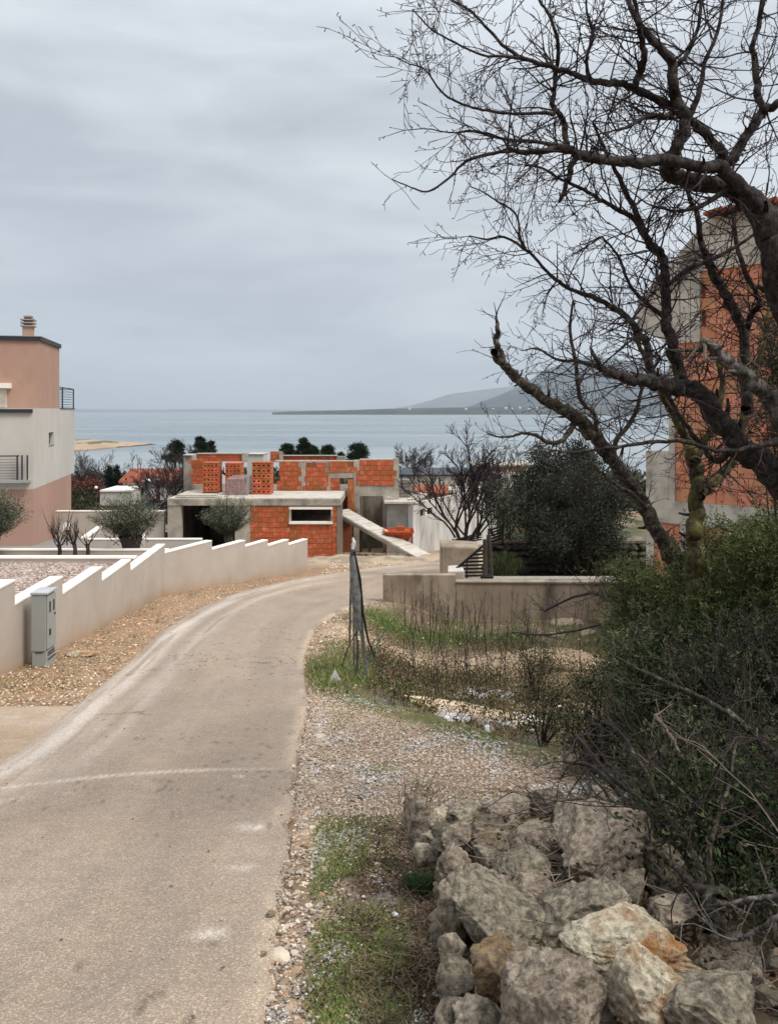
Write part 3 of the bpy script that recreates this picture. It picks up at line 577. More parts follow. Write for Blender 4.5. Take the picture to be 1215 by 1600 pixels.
def railing(par, x0, x1, y0, y1, z0, z1, nrail, posts, r=.018):
    rl = lb('railing', (min(x0, x1) - .02, max(x0, x1) + .02, min(y0, y1) - .02, max(y0, y1) + .02, z1 - .04, z1), M_dark, par)
    for k in range(nrail):
        z = z0 + (z1 - z0) * (k + .5) / nrail; lb('bar', (min(x0, x1) - .008, max(x0, x1) + .008, min(y0, y1) - .008, max(y0, y1) + .008, z - .008, z + .008), M_dark, rl)
    for a, b in posts: lb('post', (a - .03, a + .03, b - .03, b + .03, z0, z1), M_dark, rl)
railing(vl, -.05, -.05, 5.95, 9.95, 6.23, 7.35, 8, [(-.05, 6.8), (-.05, 9.95)])
railing(vl, -.05, -3, 9.95, 9.95, 6.23, 7.35, 8, [(-3, 9.95)])
railing(vl, -4, -.55, -.25, -.25, 3.0, 4.1, 9, [(-.2, -.25), (-.42, -.25), (-.62, -.25)])
lb('balcony_slab', (-4, -.1, -.4, 0, 2.88, 3.0), M_grey, vl)
# lower white face stands a little proud of the pink ground floor
ch = lb('chimney', (-1.12, -.68, 2.8, 3.3, 9.55, 10.15), M_pink, vl)
for k in range(3): lb('chimney_ring', (-1.2, -.6, 2.72, 3.38, 10.15 + k * .15, 10.22 + k * .15), mat('chimney_grey', sr(170, 160, 152, .8), None, 2, .9, .1), ch)
lb('chimney_core', (-1.05, -.75, 2.88, 3.22, 10.15, 10.6), M_dark, ch); lb('chimney_cap', (-1.08, -.72, 2.85, 3.25, 10.6, 10.68), MATS['chimney_grey'], ch)

# ---------------------------------------------------------------- houses and plots beyond
def pb(name, px0, px1, py0, py1, Y, depth, m, par, bevel=0):
    """a box whose front face fills that part of the view when it stands at distance Y"""
    a = P(px0, py1, Y); b = P(px1, py0, Y); return MB().box(a.x, b.x, Y, Y + depth, a.z, b.z).build(name, m, par, bevel)
BR = {}
def bricks(par, px0, px1, py0, py1, Y, m=None, tooth=0,  L_=.375, H_=.25, D=.06, back=.2, mort=True, skip=None):
    m = m or M_brick; a = P(px0, py1, Y); b = P(px1, py0, Y)
    w, h = b.x - a.x, b.z - a.z; rows = max(1, round(h / H_)); hh = h / rows; cols = w / L_
    if mort: MB().box(a.x, b.x, Y + .02, Y + back, a.z, b.z).build('mortar_bed', M_mortar, par)
    for r in range(rows):
        tl_, tr_ = (a.x - tooth * random.choice((0, .08, .19)), b.x + tooth * random.choice((0, .08, .19))) if tooth else (a.x, b.x)
        x = a.x - (L_ / 2 if r % 2 else 0) - (L_ if tooth else 0); z = a.z + hh * (r + .5)
        while x < tr_ - .03:
            x0, x1 = max(x, tl_), min(x + L_, tr_); x += L_
            if r == rows - 1 and tooth and random.random() < .22: continue
            if x1 - x0 < .06: continue
            if skip and skip((x0 + x1) / 2, z): continue
            key = (round(x1 - x0, 2), round(hh, 3), D, m.name)
            if key not in BR:
                q = MB().box(-key[0] / 2 + .009, key[0] / 2 - .009, 0, D, -hh / 2 + .008, hh / 2 - .008); me = bpy.data.meshes.new('brick'); me.from_pydata(q.v, [], q.f); me.update(); BR[key] = me
            link('brick', BR[key], m, par, (Vector(((x0 + x1) / 2, Y - random.uniform(0, .014), z)) - org(par)))
uh = thing('unfinished_house', 'half built house of orange clay blocks and raw concrete beyond the bend', 'house', P(400, 870, 39.5))
Y0 = 39.5
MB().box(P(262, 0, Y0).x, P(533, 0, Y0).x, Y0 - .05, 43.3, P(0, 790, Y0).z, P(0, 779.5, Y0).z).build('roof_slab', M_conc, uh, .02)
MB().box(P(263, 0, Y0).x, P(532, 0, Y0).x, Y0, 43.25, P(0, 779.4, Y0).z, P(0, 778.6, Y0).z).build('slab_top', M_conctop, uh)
def colm(px0, px1, py0, py1, Y=Y0, d=.4, m=M_conc, name='column'): return pb(name, px0, px1, py0, py1, Y, d, m, uh, .01)
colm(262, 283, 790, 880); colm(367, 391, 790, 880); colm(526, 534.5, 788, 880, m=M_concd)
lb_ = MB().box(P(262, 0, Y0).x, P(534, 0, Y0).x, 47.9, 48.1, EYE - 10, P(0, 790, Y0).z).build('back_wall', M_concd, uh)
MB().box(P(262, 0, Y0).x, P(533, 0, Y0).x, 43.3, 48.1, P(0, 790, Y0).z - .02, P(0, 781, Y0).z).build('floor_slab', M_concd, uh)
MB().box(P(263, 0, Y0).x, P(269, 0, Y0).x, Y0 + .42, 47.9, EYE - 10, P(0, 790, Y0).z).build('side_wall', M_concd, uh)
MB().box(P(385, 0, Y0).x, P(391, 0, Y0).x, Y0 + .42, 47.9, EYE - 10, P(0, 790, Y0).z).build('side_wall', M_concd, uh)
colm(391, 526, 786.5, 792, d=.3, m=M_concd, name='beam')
bricks(uh, 391, 453, 792, 872, Y0); bricks(uh, 518.5, 526, 792, 872, Y0); bricks(uh, 453, 518.5, 819, 872, Y0)
pb('floor_slab', 391, 526, 819, 821, Y0 + .5, 3.5, M_concd, uh)
wn = pb('window', 451.5, 519.5, 792.3, 796, Y0 - .06, .28, M_cope, uh); wn.name = 'window'
pb('sill', 451.5, 519.5, 815.5, 819, Y0 - .10, .32, M_cope, wn); pb('jamb', 451.5, 454.5, 796, 815.5, Y0 - .02, .24, M_conc, wn); pb('jamb', 517, 519.5, 796, 815.5, Y0 - .02, .24, M_conc, wn)
# upper storey
Y1 = 43.5
pb('beam', 430, 516, 766.5, 773, Y1 - .02, .3, M_conc, uh)
bricks(uh, 438, 466, 722, 766, Y1 - .05, tooth=1); colm(466, 478, 723, 766.5, Y1 - .03); bricks(uh, 478, 508, 723, 766, Y1 - .05, tooth=1); colm(508, 515.5, 722, 767, Y1 - .03)
bricks(uh, 515.5, 552.5, 721, 738, Y1 - .05, tooth=1); pb('beam', 515.5, 553, 738, 747, Y1 - .02, .3, M_conc, uh)
bricks(uh, 515.5, 531, 747, 776, Y1); pb('side_wall', 543, 553, 750, 812, Y1 - .3, .5, M_brick, uh)
pb('wall_panel', 531, 543, 776, 812, Y1 + .3, .2, M_mortar, uh)
colm(552.5, 562, 719, 862, Y1 - .05); bricks(uh, 562, 614, 719, 758.5, Y1 - .07, tooth=1); colm(614, 623, 716, 786, Y1 - .04)
pb('beam', 562, 622, 758.5, 775, Y1 - .03, .35, M_conc, uh)
pb('wall_cap', 430, 553, 719.6, 721.2, Y1 - .03, .3, M_conctop, uh); pb('wall_cap', 562, 614, 717.2, 718.8, Y1 - .03, .3, M_conctop, uh)
colm(598, 604, 775, 862, Y1 - .06)
pb('back_wall', 553, 640, 770, 870, 46.6, .2, M_concd, uh); pb('side_wall', 560, 563, 775, 860, Y1 + .2, 3.0, M_concd, uh)
pb('wall_panel', 535, 553, 812, 864, Y1, .3, M_mortar, uh)
# left rear walls
colm(287, 301, 712, 772, 46.5, 1.0); colm(286, 300, 710.5, 712, 46.4, 1.2, M_conctop, 'wall_cap')
bricks(uh, 301, 320, 719, 757, 46.0, tooth=1); bricks(uh, 308, 378, 709.5, 721, 47.5); pb('wall_cap', 308, 379, 708, 709.5, 47.45, .3, M_conctop, uh); colm(378, 386, 708, 722, 47.4)
colm(300, 321, 757, 772, 45.9)
bricks(uh, 440, 526, 712.5, 722, 50.0); pb('wall_cap', 440, 527, 711.3, 712.5, 49.9, .3, M_conctop, uh); colm(526, 540, 713, 722, 49.9)
bricks(uh, 422, 436, 705.5, 722, 49.0); colm(436, 441, 706, 722, 48.95)
# rendered wing at the right
pb('rendered_panel', 604, 644, 787, 870, 42.6, .3, mat('patchy_render', sr(170, 168, 160, .8), sr(126, 124, 118, .8), .8, .95, .3, 20, .01, c3=sr(112, 100, 88, .8), s3=.7, f3=.4), uh)
MB().prism([(P(600, 0, 42.4).x, 42.4), (P(648, 0, 42.4).x, 42.4), (P(668, 0, 47).x, 47), (P(603, 0, 47).x, 47)], P(0, 787, 42.4).z, P(0, 784, 42.4).z).build('roof_slab', M_conctop, uh)
ws = [P(645, 0, 42.4), P(775, 0, 52)]
M_wwhite = mat('streaked_white_render', sr(214, 212, 208, .86), sr(172, 168, 160, .84), 1.2, .95, .25, 20, .01, stretch=(1, 1, .25), c3=sr(120, 114, 102, .8), s3=1.6, f3=.36)
dv = (ws[1] - ws[0]); dv.z = 0
z0, z1 = EYE - 8.4, P(0, 787, 42.4).z
def wallseg(t0, t1, za, zb, m=M_wwhite, name='rendered_wall', off=0, th=.3):
    a = ws[0] + dv * t0; b = ws[0] + dv * t1; nn = Vector((-dv.y, dv.x, 0)).normalized(); a2 = a - nn * off; b2 = b - nn * off
    return MB().prism([(a2.x, a2.y), (b2.x, b2.y), ((b2 + nn * th).x, (b2 + nn * th).y), ((a2 + nn * th).x, (a2 + nn * th).y)], za, zb).build(name, m, uh)
zwa, zwb = P(0, 806, 43.5).z, P(0, 795, 43.5).z
def tpx(px):   # where along the wall that column of the view lies
    k = (px - CX) / F; return (k * ws[0].y - ws[0].x) / (dv.x - k * dv.y)
ta, tb, tc_, td = tpx(656), tpx(664.5), tpx(667), tpx(675)
wallseg(0, ta, z0, z1); wallseg(ta, td, z0, zwa); wallseg(ta, td, zwb, z1); wallseg(td, 1, z0, z1); wallseg(tb, tc_, zwa, zwb, M_cope)
for a_, b_ in ((ta, tb), (tc_, td)):
    w = wallseg(a_, b_, zwa, zwb, M_glass, 'window', -.15, .05)
pb('block_wall', 622, 641, 750, 782, 44.5, .9, mat('grey_blocks', sr(150, 146, 138, .8), sr(128, 124, 116, .8), 3, .95, .3), uh)
for k in range(6): pb('block_course', 621.5, 641.5, 750.5 + k * 5.3, 755 + k * 5.3, 44.44, .1, MATS['grey_blocks'], uh)
for k, px in enumerate((643, 647, 651, 655, 659)): MB().tube([P(px, 786, 43), P(px + (k % 2), 768, 43)], .012, 4).build('rebar', M_black, uh)
# pallet stacks of hollow clay blocks on the slab
def hollow_block():
    q = MB(); w, h, d = .40, .245, .25; zc = (-.10, .10)
    xs_ = [-w / 2 + .004, -.142, -.058, .058, .142, w / 2 - .004]; zs_ = [-h / 2 + .004, -.04, .04, h / 2 - .004]
    for i_ in range(5):
        for j_ in range(3):
            x0, x1, a_, b_ = xs_[i_], xs_[i_ + 1], zs_[j_], zs_[j_ + 1]
            if i_ in (1, 3) and j_ == 1:
                q.add([(x0, 0, a_), (x1, 0, a_), (x1, 0, b_), (x0, 0, b_), (x0, .23, a_), (x1, .23, a_), (x1, .23, b_), (x0, .23, b_)], [(4, 5, 6, 7), (0, 4, 7, 3), (1, 2, 6, 5), (0, 1, 5, 4), (3, 7, 6, 2)])
            else: q.add([(x0, 0, a_), (x1, 0, a_), (x1, 0, b_), (x0, 0, b_)], [(0, 1, 2, 3)])
    x0, x1, a_, b_ = xs_[0], xs_[-1], zs_[0], zs_[-1]
    q.add([(x0, 0, a_), (x1, 0, a_), (x1, 0, b_), (x0, 0, b_), (x0, d, a_), (x1, d, a_), (x1, d, b_), (x0, d, b_)], [(0, 4, 5, 1), (1, 5, 6, 2), (2, 6, 7, 3), (3, 7, 4, 0), (4, 7, 6, 5)])
    me = bpy.data.meshes.new('block'); me.from_pydata(q.v, [], q.f); me.update(); return me
HB = hollow_block()
def stack(label, px, pyb, Y, rows, nd, wrap=False, sc=1.0, cols=2, sz=1.0):
    b = P(px, pyb, Y); t_ = thing('block_stack', label, 'brick stack', b, 'stacks of clay blocks on the slab of the unfinished house')
    w = .40 * cols * sc
    MB().box(b.x, b.x + w, b.y, b.y + .26 * nd, b.z - .1, b.z).build('pallet', M_wood, t_)
    for r in range(rows):
        for c in range(cols):
            for d in range(nd):
                link('block', HB, M_brick, t_, ((c + .5) * .40 * sc, d * .255 + random.uniform(0, .01), (r + .5) * .25 * sz), (0, 0, 0), (sc, 1, sz))
    MB().box(b.x - .02, b.x + w + .02, b.y - .01, b.y + .26 * nd + .02, b.z + rows * .25 * sz, b.z + rows * .25 * sz + .03).build('top_sheet', M_brick, t_)
    return t_
stack('leftmost tall stack of orange hollow blocks on the slab', 317, 768.5, 41.9, 6, 4)
stack('middle tall stack of hollow blocks partly hidden by a wrapped stack', 352, 769, 42.3, 6, 4)
stack('rightmost and widest stack of orange hollow blocks on the slab', 393.5, 772.5, 41.3, 6, 4, cols=2, sc=1.22, sz=1.08)
wst = stack('low stack of blocks wrapped in translucent plastic film', 355, 772.5, 41.0, 3, 3)
b = P(355, 772.5, 41.0); f = MB(); f.prism([(b.x - .05, b.y - .05), (b.x + .86, b.y - .05), (b.x + 1.3, b.y + .9), (b.x + .1, b.y + .9)], b.z - .05, [b.z + .80, b.z + .86, b.z + 1.0, b.z + .92]); f.build('film', M_film, wst, .03)
sk = thing('rebar_lattice', 'rusty reinforcement lattice girders lying along the left slab edge', 'rebar', P(300, 779, 39.9))
M_rust = mat('rusty_steel', sr(92, 70, 58), sr(60, 48, 42), 8, .9, .1)
q = MB()
for o_, yy in ((0, 39.7), (.0, 40.3)):
    for zz in (777.5, 773.8): q.tube([P(274, zz, yy), P(338, zz, yy)], .014, 4)
    for k in range(26): q.tube([P(274 + k * 2.5, 777.5, yy), P(275.2 + k * 2.5, 773.8, yy), P(276.5 + k * 2.5, 777.5, yy)], .010, 3)
q.build('girder', M_rust, sk)
# inclined concrete flight with cleats, propped
rp = thing('stair_flight', 'inclined pale concrete flight leaning from the house down to the dirt', 'ramp', P(600, 870, 40))
A_, B_ = P(532, 800, 42.4), P(664, 873.5, 38.9)
MB().beam(A_, B_, 1.15, .17).build('flight_slab', M_conc, rp, .01)
d = (B_ - A_).normalized(); up = Vector((0, 1, 0)).cross(d); up = Vector((0, 0, 1)) - d * d.z; up.normalize()
for k in range(22):
    c = A_ + (B_ - A_) * ((k + .5) / 22) + up * .105; MB().beam(c - d * .125, c + d * .125 + up * random.uniform(-.02, .02), 1.08 + random.uniform(-.04, .04), .05).build('step', M_conctop, rp)
for px, Yp in ((563.5, 41.4), (577, 41.0)):
    zt = A_.z + (B_.z - A_.z) * ((px - 532) / 132) - .15; p = P(px, 863, Yp); MB().box(p.x - .07, p.x + .07, Yp, Yp + .14, p.z, zt).build('prop', M_wood, rp)
hp = thing('concrete_hopper', 'orange painted steel concrete hopper standing by the rendered wall', 'hopper', P(622, 856, 40.8))
a, b = P(600, 831.5, 40.2), P(645.5, 831.5, 40.2); c = P(630, 850, 40.7); M_orange = mat('orange_paint', sr(206, 98, 52, .8), sr(160, 74, 44, .8), 4, .7, .2, c3=sr(110, 62, 44, .7), s3=3, f3=.38)
q = MB(); q.add([(a.x, 40.2, a.z), (b.x, 40.2, a.z), (b.x, 41.4, a.z), (a.x, 41.4, a.z), (c.x - .15, 40.7, c.z), (c.x + .15, 40.7, c.z), (c.x + .15, 41.0, c.z), (c.x - .15, 41.0, c.z)], [(0, 4, 5, 1), (1, 5, 6, 2), (2, 6, 7, 3), (3, 7, 4, 0), (4, 7, 6, 5)]); q.build('hopper_body', M_orange, hp)
q = MB(); q.box(a.x - .04, b.x + .04, 40.15, 40.2, a.z - .03, a.z + .04); q.box(a.x - .04, b.x + .04, 41.4, 41.45, a.z - .03, a.z + .04); q.box(a.x - .04, a.x, 40.2, 41.4, a.z - .03, a.z + .04); q.box(b.x, b.x + .04, 40.2, 41.4, a.z - .03, a.z + .04); q.build('rim', M_orange, hp)
q = MB(); q.box(c.x - .35, c.x + .05, 40.6, 41.0, a.z, a.z + .2); q.build('hatch', M_orange, hp)
q = MB()
for xx, yy in ((a.x + .1, 40.3), (b.x - .05, 40.3), (b.x - .05, 41.3)): q.tube([(xx, yy, a.z), (xx, yy, EYE - 7.5)], .03, 5)
q.build('stand', M_orange, hp)
# rubble and blocks lying in front of the unfinished house
for k in range(46):
    px = rng.uniform(478, 690); Y = rng.uniform(37.4, 39.3) if k % 2 else rng.uniform(39.2, 42); x = (px - CX) / F * Y
    if x < -4 and Y > 39: continue
    s = rng.uniform(.05, .17)
    if k < 4: RKs = globals().setdefault('RKs', [])
    if len(globals().setdefault('RKs', [])) < 5: RKs.append(rock_mesh('rubble_stone', 40 + k, 2, 8, .12))
    o = link('rubble_stone', RKs[k % 5], M_conctop if k % 3 else M_stonet, None, (x, Y, g(x, Y) + s * .2), (0, 0, rng.uniform(0, 6)), (s * 1.5, s, s * .7))
    tag(o, 'pale chunk of rubble on the dirt before the unfinished house', 'rubble', 'rubble in front of the unfinished house')
# spoil heap
hx = np.linspace(-4.2, 3.4, 70); hy = np.linspace(35.8, 39.3, 26)
tag(grid_mesh('spoil', hx, hy, lambda a, b: G(a, b) + .02 + .45 * fbm(a * .9, b * 1.1, 13) * np.sin(np.clip((b - 35.8) / 3.5, 0, 1) * math.pi) * ss(a, -4.2, -3.2) * (1 - ss(a, 2.4, 3.4)) - .05 * (1 - np.sin(np.clip((b - 35.8) / 3.5, 0, 1) * math.pi)), M_ground, lambda a, b: lerp(c_(198, 176, 150) + 0 * a[..., None], c_(160, 148, 130), ss(fbm(a * 2, b * 2, 3), .4, .6))), 'pale sandy spoil along the foot of the unfinished house', kind='structure')

# red roofed house behind, with annex and gate
hh = thing('tiled_house', 'white house with an orange tiled roof beyond the garden', 'house', P(225, 800, 70))
Yh = 70
q = MB(); a, b, e = P(196, 810, Yh), P(205.5, 753, Yh), P(192, 735, Yh)
pl_, pr_ = P(205, 0, Yh).x, P(330, 0, Yh).x; zt, zr, zb = P(0, 753.5, Yh).z, P(0, 735.5, Yh + 3).z, EYE - 13
xl = P(205, 0, Yh).x - 1.0
q = MB(); q.add([(xl + .3, Yh, zb), (pr_, Yh, zb), (pr_, Yh + 6.4, zb), (xl + .3, Yh + 6.4, zb), (xl + .3, Yh, zt), (pr_, Yh, zt), (pr_, Yh + 6.4, zt), (xl + .3, Yh + 6.4, zt), (xl + .3, Yh + 3.2, zr - .1), (pr_, Yh + 3.2, zr - .1)], [(0, 1, 5, 4), (1, 2, 6, 9, 5), (2, 3, 7, 6), (3, 0, 4, 8, 7)]); q.build('wall', M_vwhite, hh)
# gable turned towards the viewer's left
q = MB(); xg0 = P(192, 0, Yh - 1.2).x
q.add([(xg0, Yh - 1.1, zb), (xl + .6, Yh - .1, zb), (xl + .6, Yh - .1, zt), (xg0 + .2, Yh - .8, zr), (xg0, Yh - 1.1, zt - .3)], [(0, 1, 2, 3, 4)]) if False else None
q = MB(); q.add([(xl, Yh - .3, zt - .05), (pr_ + .3, Yh - .3, zt - .05), (pr_ + .3, Yh + 3.2, zr), (xl, Yh + 3.2, zr), (xl, Yh - .3, zt + .12), (pr_ + .3, Yh - .3, zt + .12), (pr_ + .3, Yh + 3.2, zr + .17), (xl, Yh + 3.2, zr + .17)], [(0, 1, 2, 3), (4, 7, 6, 5), (0, 4, 5, 1), (0, 3, 7, 4), (1, 5, 6, 2)]); rf = q.build('roof', M_tile, hh)
q = MB()
for k in range(26):
    x = xl + .1 + k * (pr_ - xl) / 26; q.beam((x, Yh - .31, zt + .15), (x, Yh + 3.2, zr + .2), .10, .06)
o = q.build('tile_rows', M_tile, rf); o['kind'] = 'stuff'
q = MB(); q.add([(xl, Yh + 3.2, zr), (pr_, Yh + 3.2, zr), (pr_, Yh + 6.8, zt), (xl, Yh + 6.8, zt), (xl, Yh + 3.2, zr + .17), (pr_, Yh + 3.2, zr + .17), (pr_, Yh + 6.8, zt + .17), (xl, Yh + 6.8, zt + .17)], [(3, 2, 1, 0), (4, 5, 6, 7), (2, 3, 7, 6)]); q.build('roof', M_tile, hh)
pb('bay', 224, 236.5, 752, 781, Yh - 1.5, 1.5, mat('pale_grey_wall', sr(190, 188, 190, .8), None, 1, .9, .05), hh); pb('bay_roof', 222, 239, 750.5, 752.2, Yh - 1.8, 1.9, M_cope, hh)
pb('door', 238, 250, 771, 781, Yh - .06, .05, mat('maroon_paint', sr(120, 44, 54), None, 2, .7, .05), hh)
pb('door', 203, 224, 772, 800, Yh - .06, .05, MATS['maroon_paint'], hh)
wn = pb('window', 196, 198.5, 747, 757, Yh - .05, .05, M_glass, hh)
an = thing('white_annex', 'flat roofed white annex left of the tiled house', 'building', P(180, 800, 66)); pb('wall', 156.5, 205, 768, 790, 66, 4, M_vwhite, an); pb('parapet_cap', 156, 205.5, 766, 768.3, 65.9, 4.2, M_cope, an)
pb('wall', 160, 203, 790, 815, 67.2, 2.5, M_concd, an)
gt = thing('sliding_gate', 'dark navy panelled gate and fence below the tiled house', 'gate', P(240, 815, 60)); M_navy = mat('navy_panel', sr(38, 42, 58), None, 2, .5, .02)
for k in range(6): pb('panel', 213 + k * 8, 220.6 + k * 8, 781.5, 795, 60, .1, M_navy, gt)
pb('rail', 213, 262, 795.5, 797, 59.95, .15, M_grey, gt)
for k in range(3): pb('panel', 240 + k * 7.5, 247 + k * 7.5, 799, 815, 60, .1, M_black, gt)
lw = thing('brick_pier', 'small orange brick pier left of the unfinished house', 'brick pier', P(256, 860, 41)); bricks(lw, 252, 260.5, 832, 856, 41.0)
lp = thing('globe_lamp', 'white globe garden lamp on a thin pole', 'lamp', P(150.5, 790, 62)); q = MB(); q.tube([P(150.5, 790, 62), P(150.5, 764, 62)], .04, 6); q.build('pole', M_dark, lp)
me = rock_mesh('globe', 3, 3, 0, 0.0); o = link('globe', me, M_cope, lp, P(150.5, 762, 62) - org(lp), (0, 0, 0), (.13, .13, .13))
sg = thing('white_notice_board', 'small white notice board behind the pruned shrubs', 'sign', P(105, 840, 33)); pb('board', 99, 111, 817, 828, 33, .04, M_cope, sg); q = MB(); q.tube([P(105, 852, 33.05), P(105, 820, 33.05)], .03, 5); q.build('pole', M_dark, sg)
# white houses peeping out behind
for lab, px0, px1, py0, py1, Y, m_ in (('plain white box building behind the left block stacks', 386, 412, 710, 735, 60, M_vwhite),):
    t_ = thing('white_building', lab, 'building', P(px0, 780, Y)); pb('wall', px0, px1, py0, 760, Y, 2, m_, t_); pb('parapet_cap', px0 - .5, px1 + .5, py0 - .8, py0, Y - .1, 2.2, M_conctop, t_)
gb = thing('grey_building', 'long low grey concrete building right of the unfinished house', 'building', P(690, 800, 58)); pb('wall', 623, 775, 744, 800, 58, 7, M_conc, gb); pb('parapet_cap', 622, 776, 741.5, 744, 57.9, 7.2, M_dark, gb)
bricks(gb, 690, 742, 770, 800, 55.5, M_brickold); pb('terrace', 650, 768, 766, 770, 55.0, 3, M_conctop, gb)
wn = pb('window', 716, 722, 752, 760, 57.95, .06, M_glass, gb)
th2 = thing('tiled_hut', 'small white hut with orange tiles in front of the grey building', 'building', P(662, 800, 52)); pb('wall', 648, 700, 772, 800, 52, 3, M_vwhite, th2)
q = MB(); a, b = P(647, 773, 51.8), P(702, 773, 51.8); q.add([(a.x, 51.7, a.z), (b.x, 51.7, a.z), (b.x, 53.6, a.z + .35), (a.x, 53.6, a.z + .35), (a.x, 51.7, a.z + .12), (b.x, 51.7, a.z + .12), (b.x, 53.6, a.z + .47), (a.x, 53.6, a.z + .47)], [(0, 1, 2, 3), (4, 7, 6, 5), (0, 4, 5, 1), (0, 3, 7, 4), (1, 5, 6, 2), (2, 6, 7, 3)]); q.build('roof', M_tile, th2)
fh = thing('hillside_house', 'far white house with orange block storey behind the bare tree', 'house', P(775, 760, 92)); pb('wall', 735, 860, 738, 780, 92, 8, M_vwhite, fh); pb('upper_wall', 741, 850, 729, 738, 92.5, 6, M_brickold, fh); pb('roof_slab', 738, 856, 726.5, 729, 92, 7.5, M_conctop, fh)
for px in (766, 790, 820): pb('column', px, px + 3.5, 729, 738, 92.3, .3, M_cope, fh)
for px in (748, 776, 800, 830): pb('window', px, px + 7, 742, 748, 91.93, .06, M_glass, fh)

# ---------------------------------------------------------------- right side: retaining wall, paving, railing, stone terrace
M_wallc = mat('tan_wall_concrete', sr(176, 160, 140, .84), sr(144, 128, 110, .8), 1.8, .95, .4, 25, .02, c3=sr(118, 104, 90, .75), s3=1.2, f3=.40, stretch=(1, 1, .5))
rw = thing('retaining_wall', 'low raw concrete retaining wall across the empty plot', 'wall', P(780, 950, 21.5))
a = P(598, 898.5, 21.5); zt = a.z; b = P(975, 0, 21.5)
MB().prism([(a.x, 21.5), (P(712, 0, 21.5).x, 21.5), (P(712, 0, 21.5).x, 21.75), (a.x, 21.78)], EYE - 6.4, zt).build('wall_body', M_wallc, rw, .012)
MB().prism([(P(712, 0, 21.5).x + .003, 21.49), (b.x + 3.5, 21.3), (b.x + 3.5, 21.6), (P(712, 0, 21.5).x + .003, 21.74)], EYE - 6.4, [P(0, 910.5, 21.5).z, P(0, 913, 21.3).z, P(0, 913, 21.3).z, P(0, 910.5, 21.5).z]).build('wall_body', M_wallc, rw, .012)
MB().prism([(P(712, 0, 21.5).x, 21.46), (b.x + 3.5, 21.27), (b.x + 3.5, 21.62), (P(712, 0, 21.5).x, 21.78)], [P(0, 910.5, 21.5).z + .002, P(0, 913, 21.3).z + .002, P(0, 913, 21.3).z + .002, P(0, 910.5, 21.5).z + .002], [P(0, 910.5, 21.5).z + .04, P(0, 913, 21.3).z + .04, P(0, 913, 21.3).z + .04, P(0, 910.5, 21.5).z + .04]).build('coping', M_wallc, rw)
pv_ = MB().prism([(P(722, 0, 21.8).x, 21.8), (9, 21.65), (9, 23.9), (P(722, 0, 23.9).x, 23.9)], EYE - 6.5, [EYE - 4.60, EYE - 4.60, EYE - 4.95, EYE - 4.95]).build('paving', M_conc); tag(pv_, 'strip of pale concrete pavers behind the retaining wall', kind='structure')
M_paver = mat('paver', sr(178, 172, 160, .8), sr(152, 146, 136, .8), 4, .95, .3, rand=.08)
q = MB().box(-.235, .235, -.135, .135, 0, .03); pm = bpy.data.meshes.new('paver'); pm.from_pydata(q.v, [], q.f); pm.update()
xx0 = P(724, 0, 21.9).x
for r in range(7):
    for c in range(16):
        x = xx0 + .25 + c * .5 + (r % 2) * .25; y = 21.98 + r * .29
        o = link('paver', pm, M_paver, pv_, (x, y, EYE - 4.60 - (y - 21.8) * .1667 + .004), (-.16, 0, 0))
sb = MB().prism([(P(688, 0, 24).x, 24), (P(747, 0, 24).x, 23.9), (P(750, 0, 24).x, 24.9), (P(690, 0, 24).x, 25.0)], EYE - 6.0, [P(0, 853, 24).z, P(0, 855, 24).z, P(0, 853, 24).z, P(0, 851, 24).z]).build('plinth_block', M_wallc, None, .05); tag(sb, 'blocky rough rendered plinth at the bend by the railing', 'plinth')
cb_ = MB().prism([(P(699, 0, 22).x, 22.0), (P(725, 0, 22).x, 21.9), (P(725, 0, 22).x, 22.6), (P(702, 0, 22).x, 22.6)], EYE - 5.2, [P(0, 893, 22).z, P(0, 891, 22).z, P(0, 889, 22).z, P(0, 890, 22).z]).build('concrete_block', M_conctop, None, .03); tag(cb_, 'pale concrete block sitting at the corner of the retaining wall', 'block')
fr = thing('slatted_railing', 'black slatted metal railing sloping beside the concrete plinth', 'railing', P(735, 907, 22.3))
A1, A2, B1, B2 = P(711, 890, 22.2), P(711, 907, 22.2), P(754, 853, 24.2), P(754, 905, 22.6)
A1 = P(711, 890, 22.3); B1 = P(754, 853, 22.6)
MB().beam(A1, B1, .05, .06).build('top_rail', M_black, fr)
n_ = 9
for k in range(n_):
    z = 905.5 - k * 5.6; xl_ = 711 + max(0, (890 - z)) / 37 * 43 + 1
    if xl_ > 750: continue
    MB().beam(P(xl_, z + .5, 22.32), P(754, z - .5, 22.6), .02, .055).build('slat', M_black, fr)
MB().tube([P(711, 888, 22.28), P(711, 909, 22.28)], .03, 6).build('post', M_black, fr); MB().tube([P(729, 875, 22.4), P(729, 909, 22.4)], .02, 6).build('post', M_black, fr)
fr2 = thing('slatted_railing', 'black slatted railing further back beside the dark evergreen tree', 'railing', P(774, 850, 26))
for k in range(5): MB().beam(P(763, 829 + k * 4.6, 26), P(785, 822 + k * 4.6, 27), .03, .055).build('slat', M_black, fr2)
for px, o_ in ((763, 0), (785, -7)): MB().tube([P(px, 826 + o_, 26.4), P(px, 856 + o_, 26.4)], .03, 6).build('post', M_black, fr2)
fr3 = thing('slatted_railing', 'low black railing panel behind the concrete plinth', 'railing', P(730, 850, 26))
for k in range(4): MB().beam(P(707, 845 + k * 1.6, 26), P(752, 832 + k * 3.6, 27), .03, .045).build('slat', M_black, fr3)
MB().tube([P(707, 842, 26), P(707, 856, 26)], .025, 6).build('post', M_black, fr3)
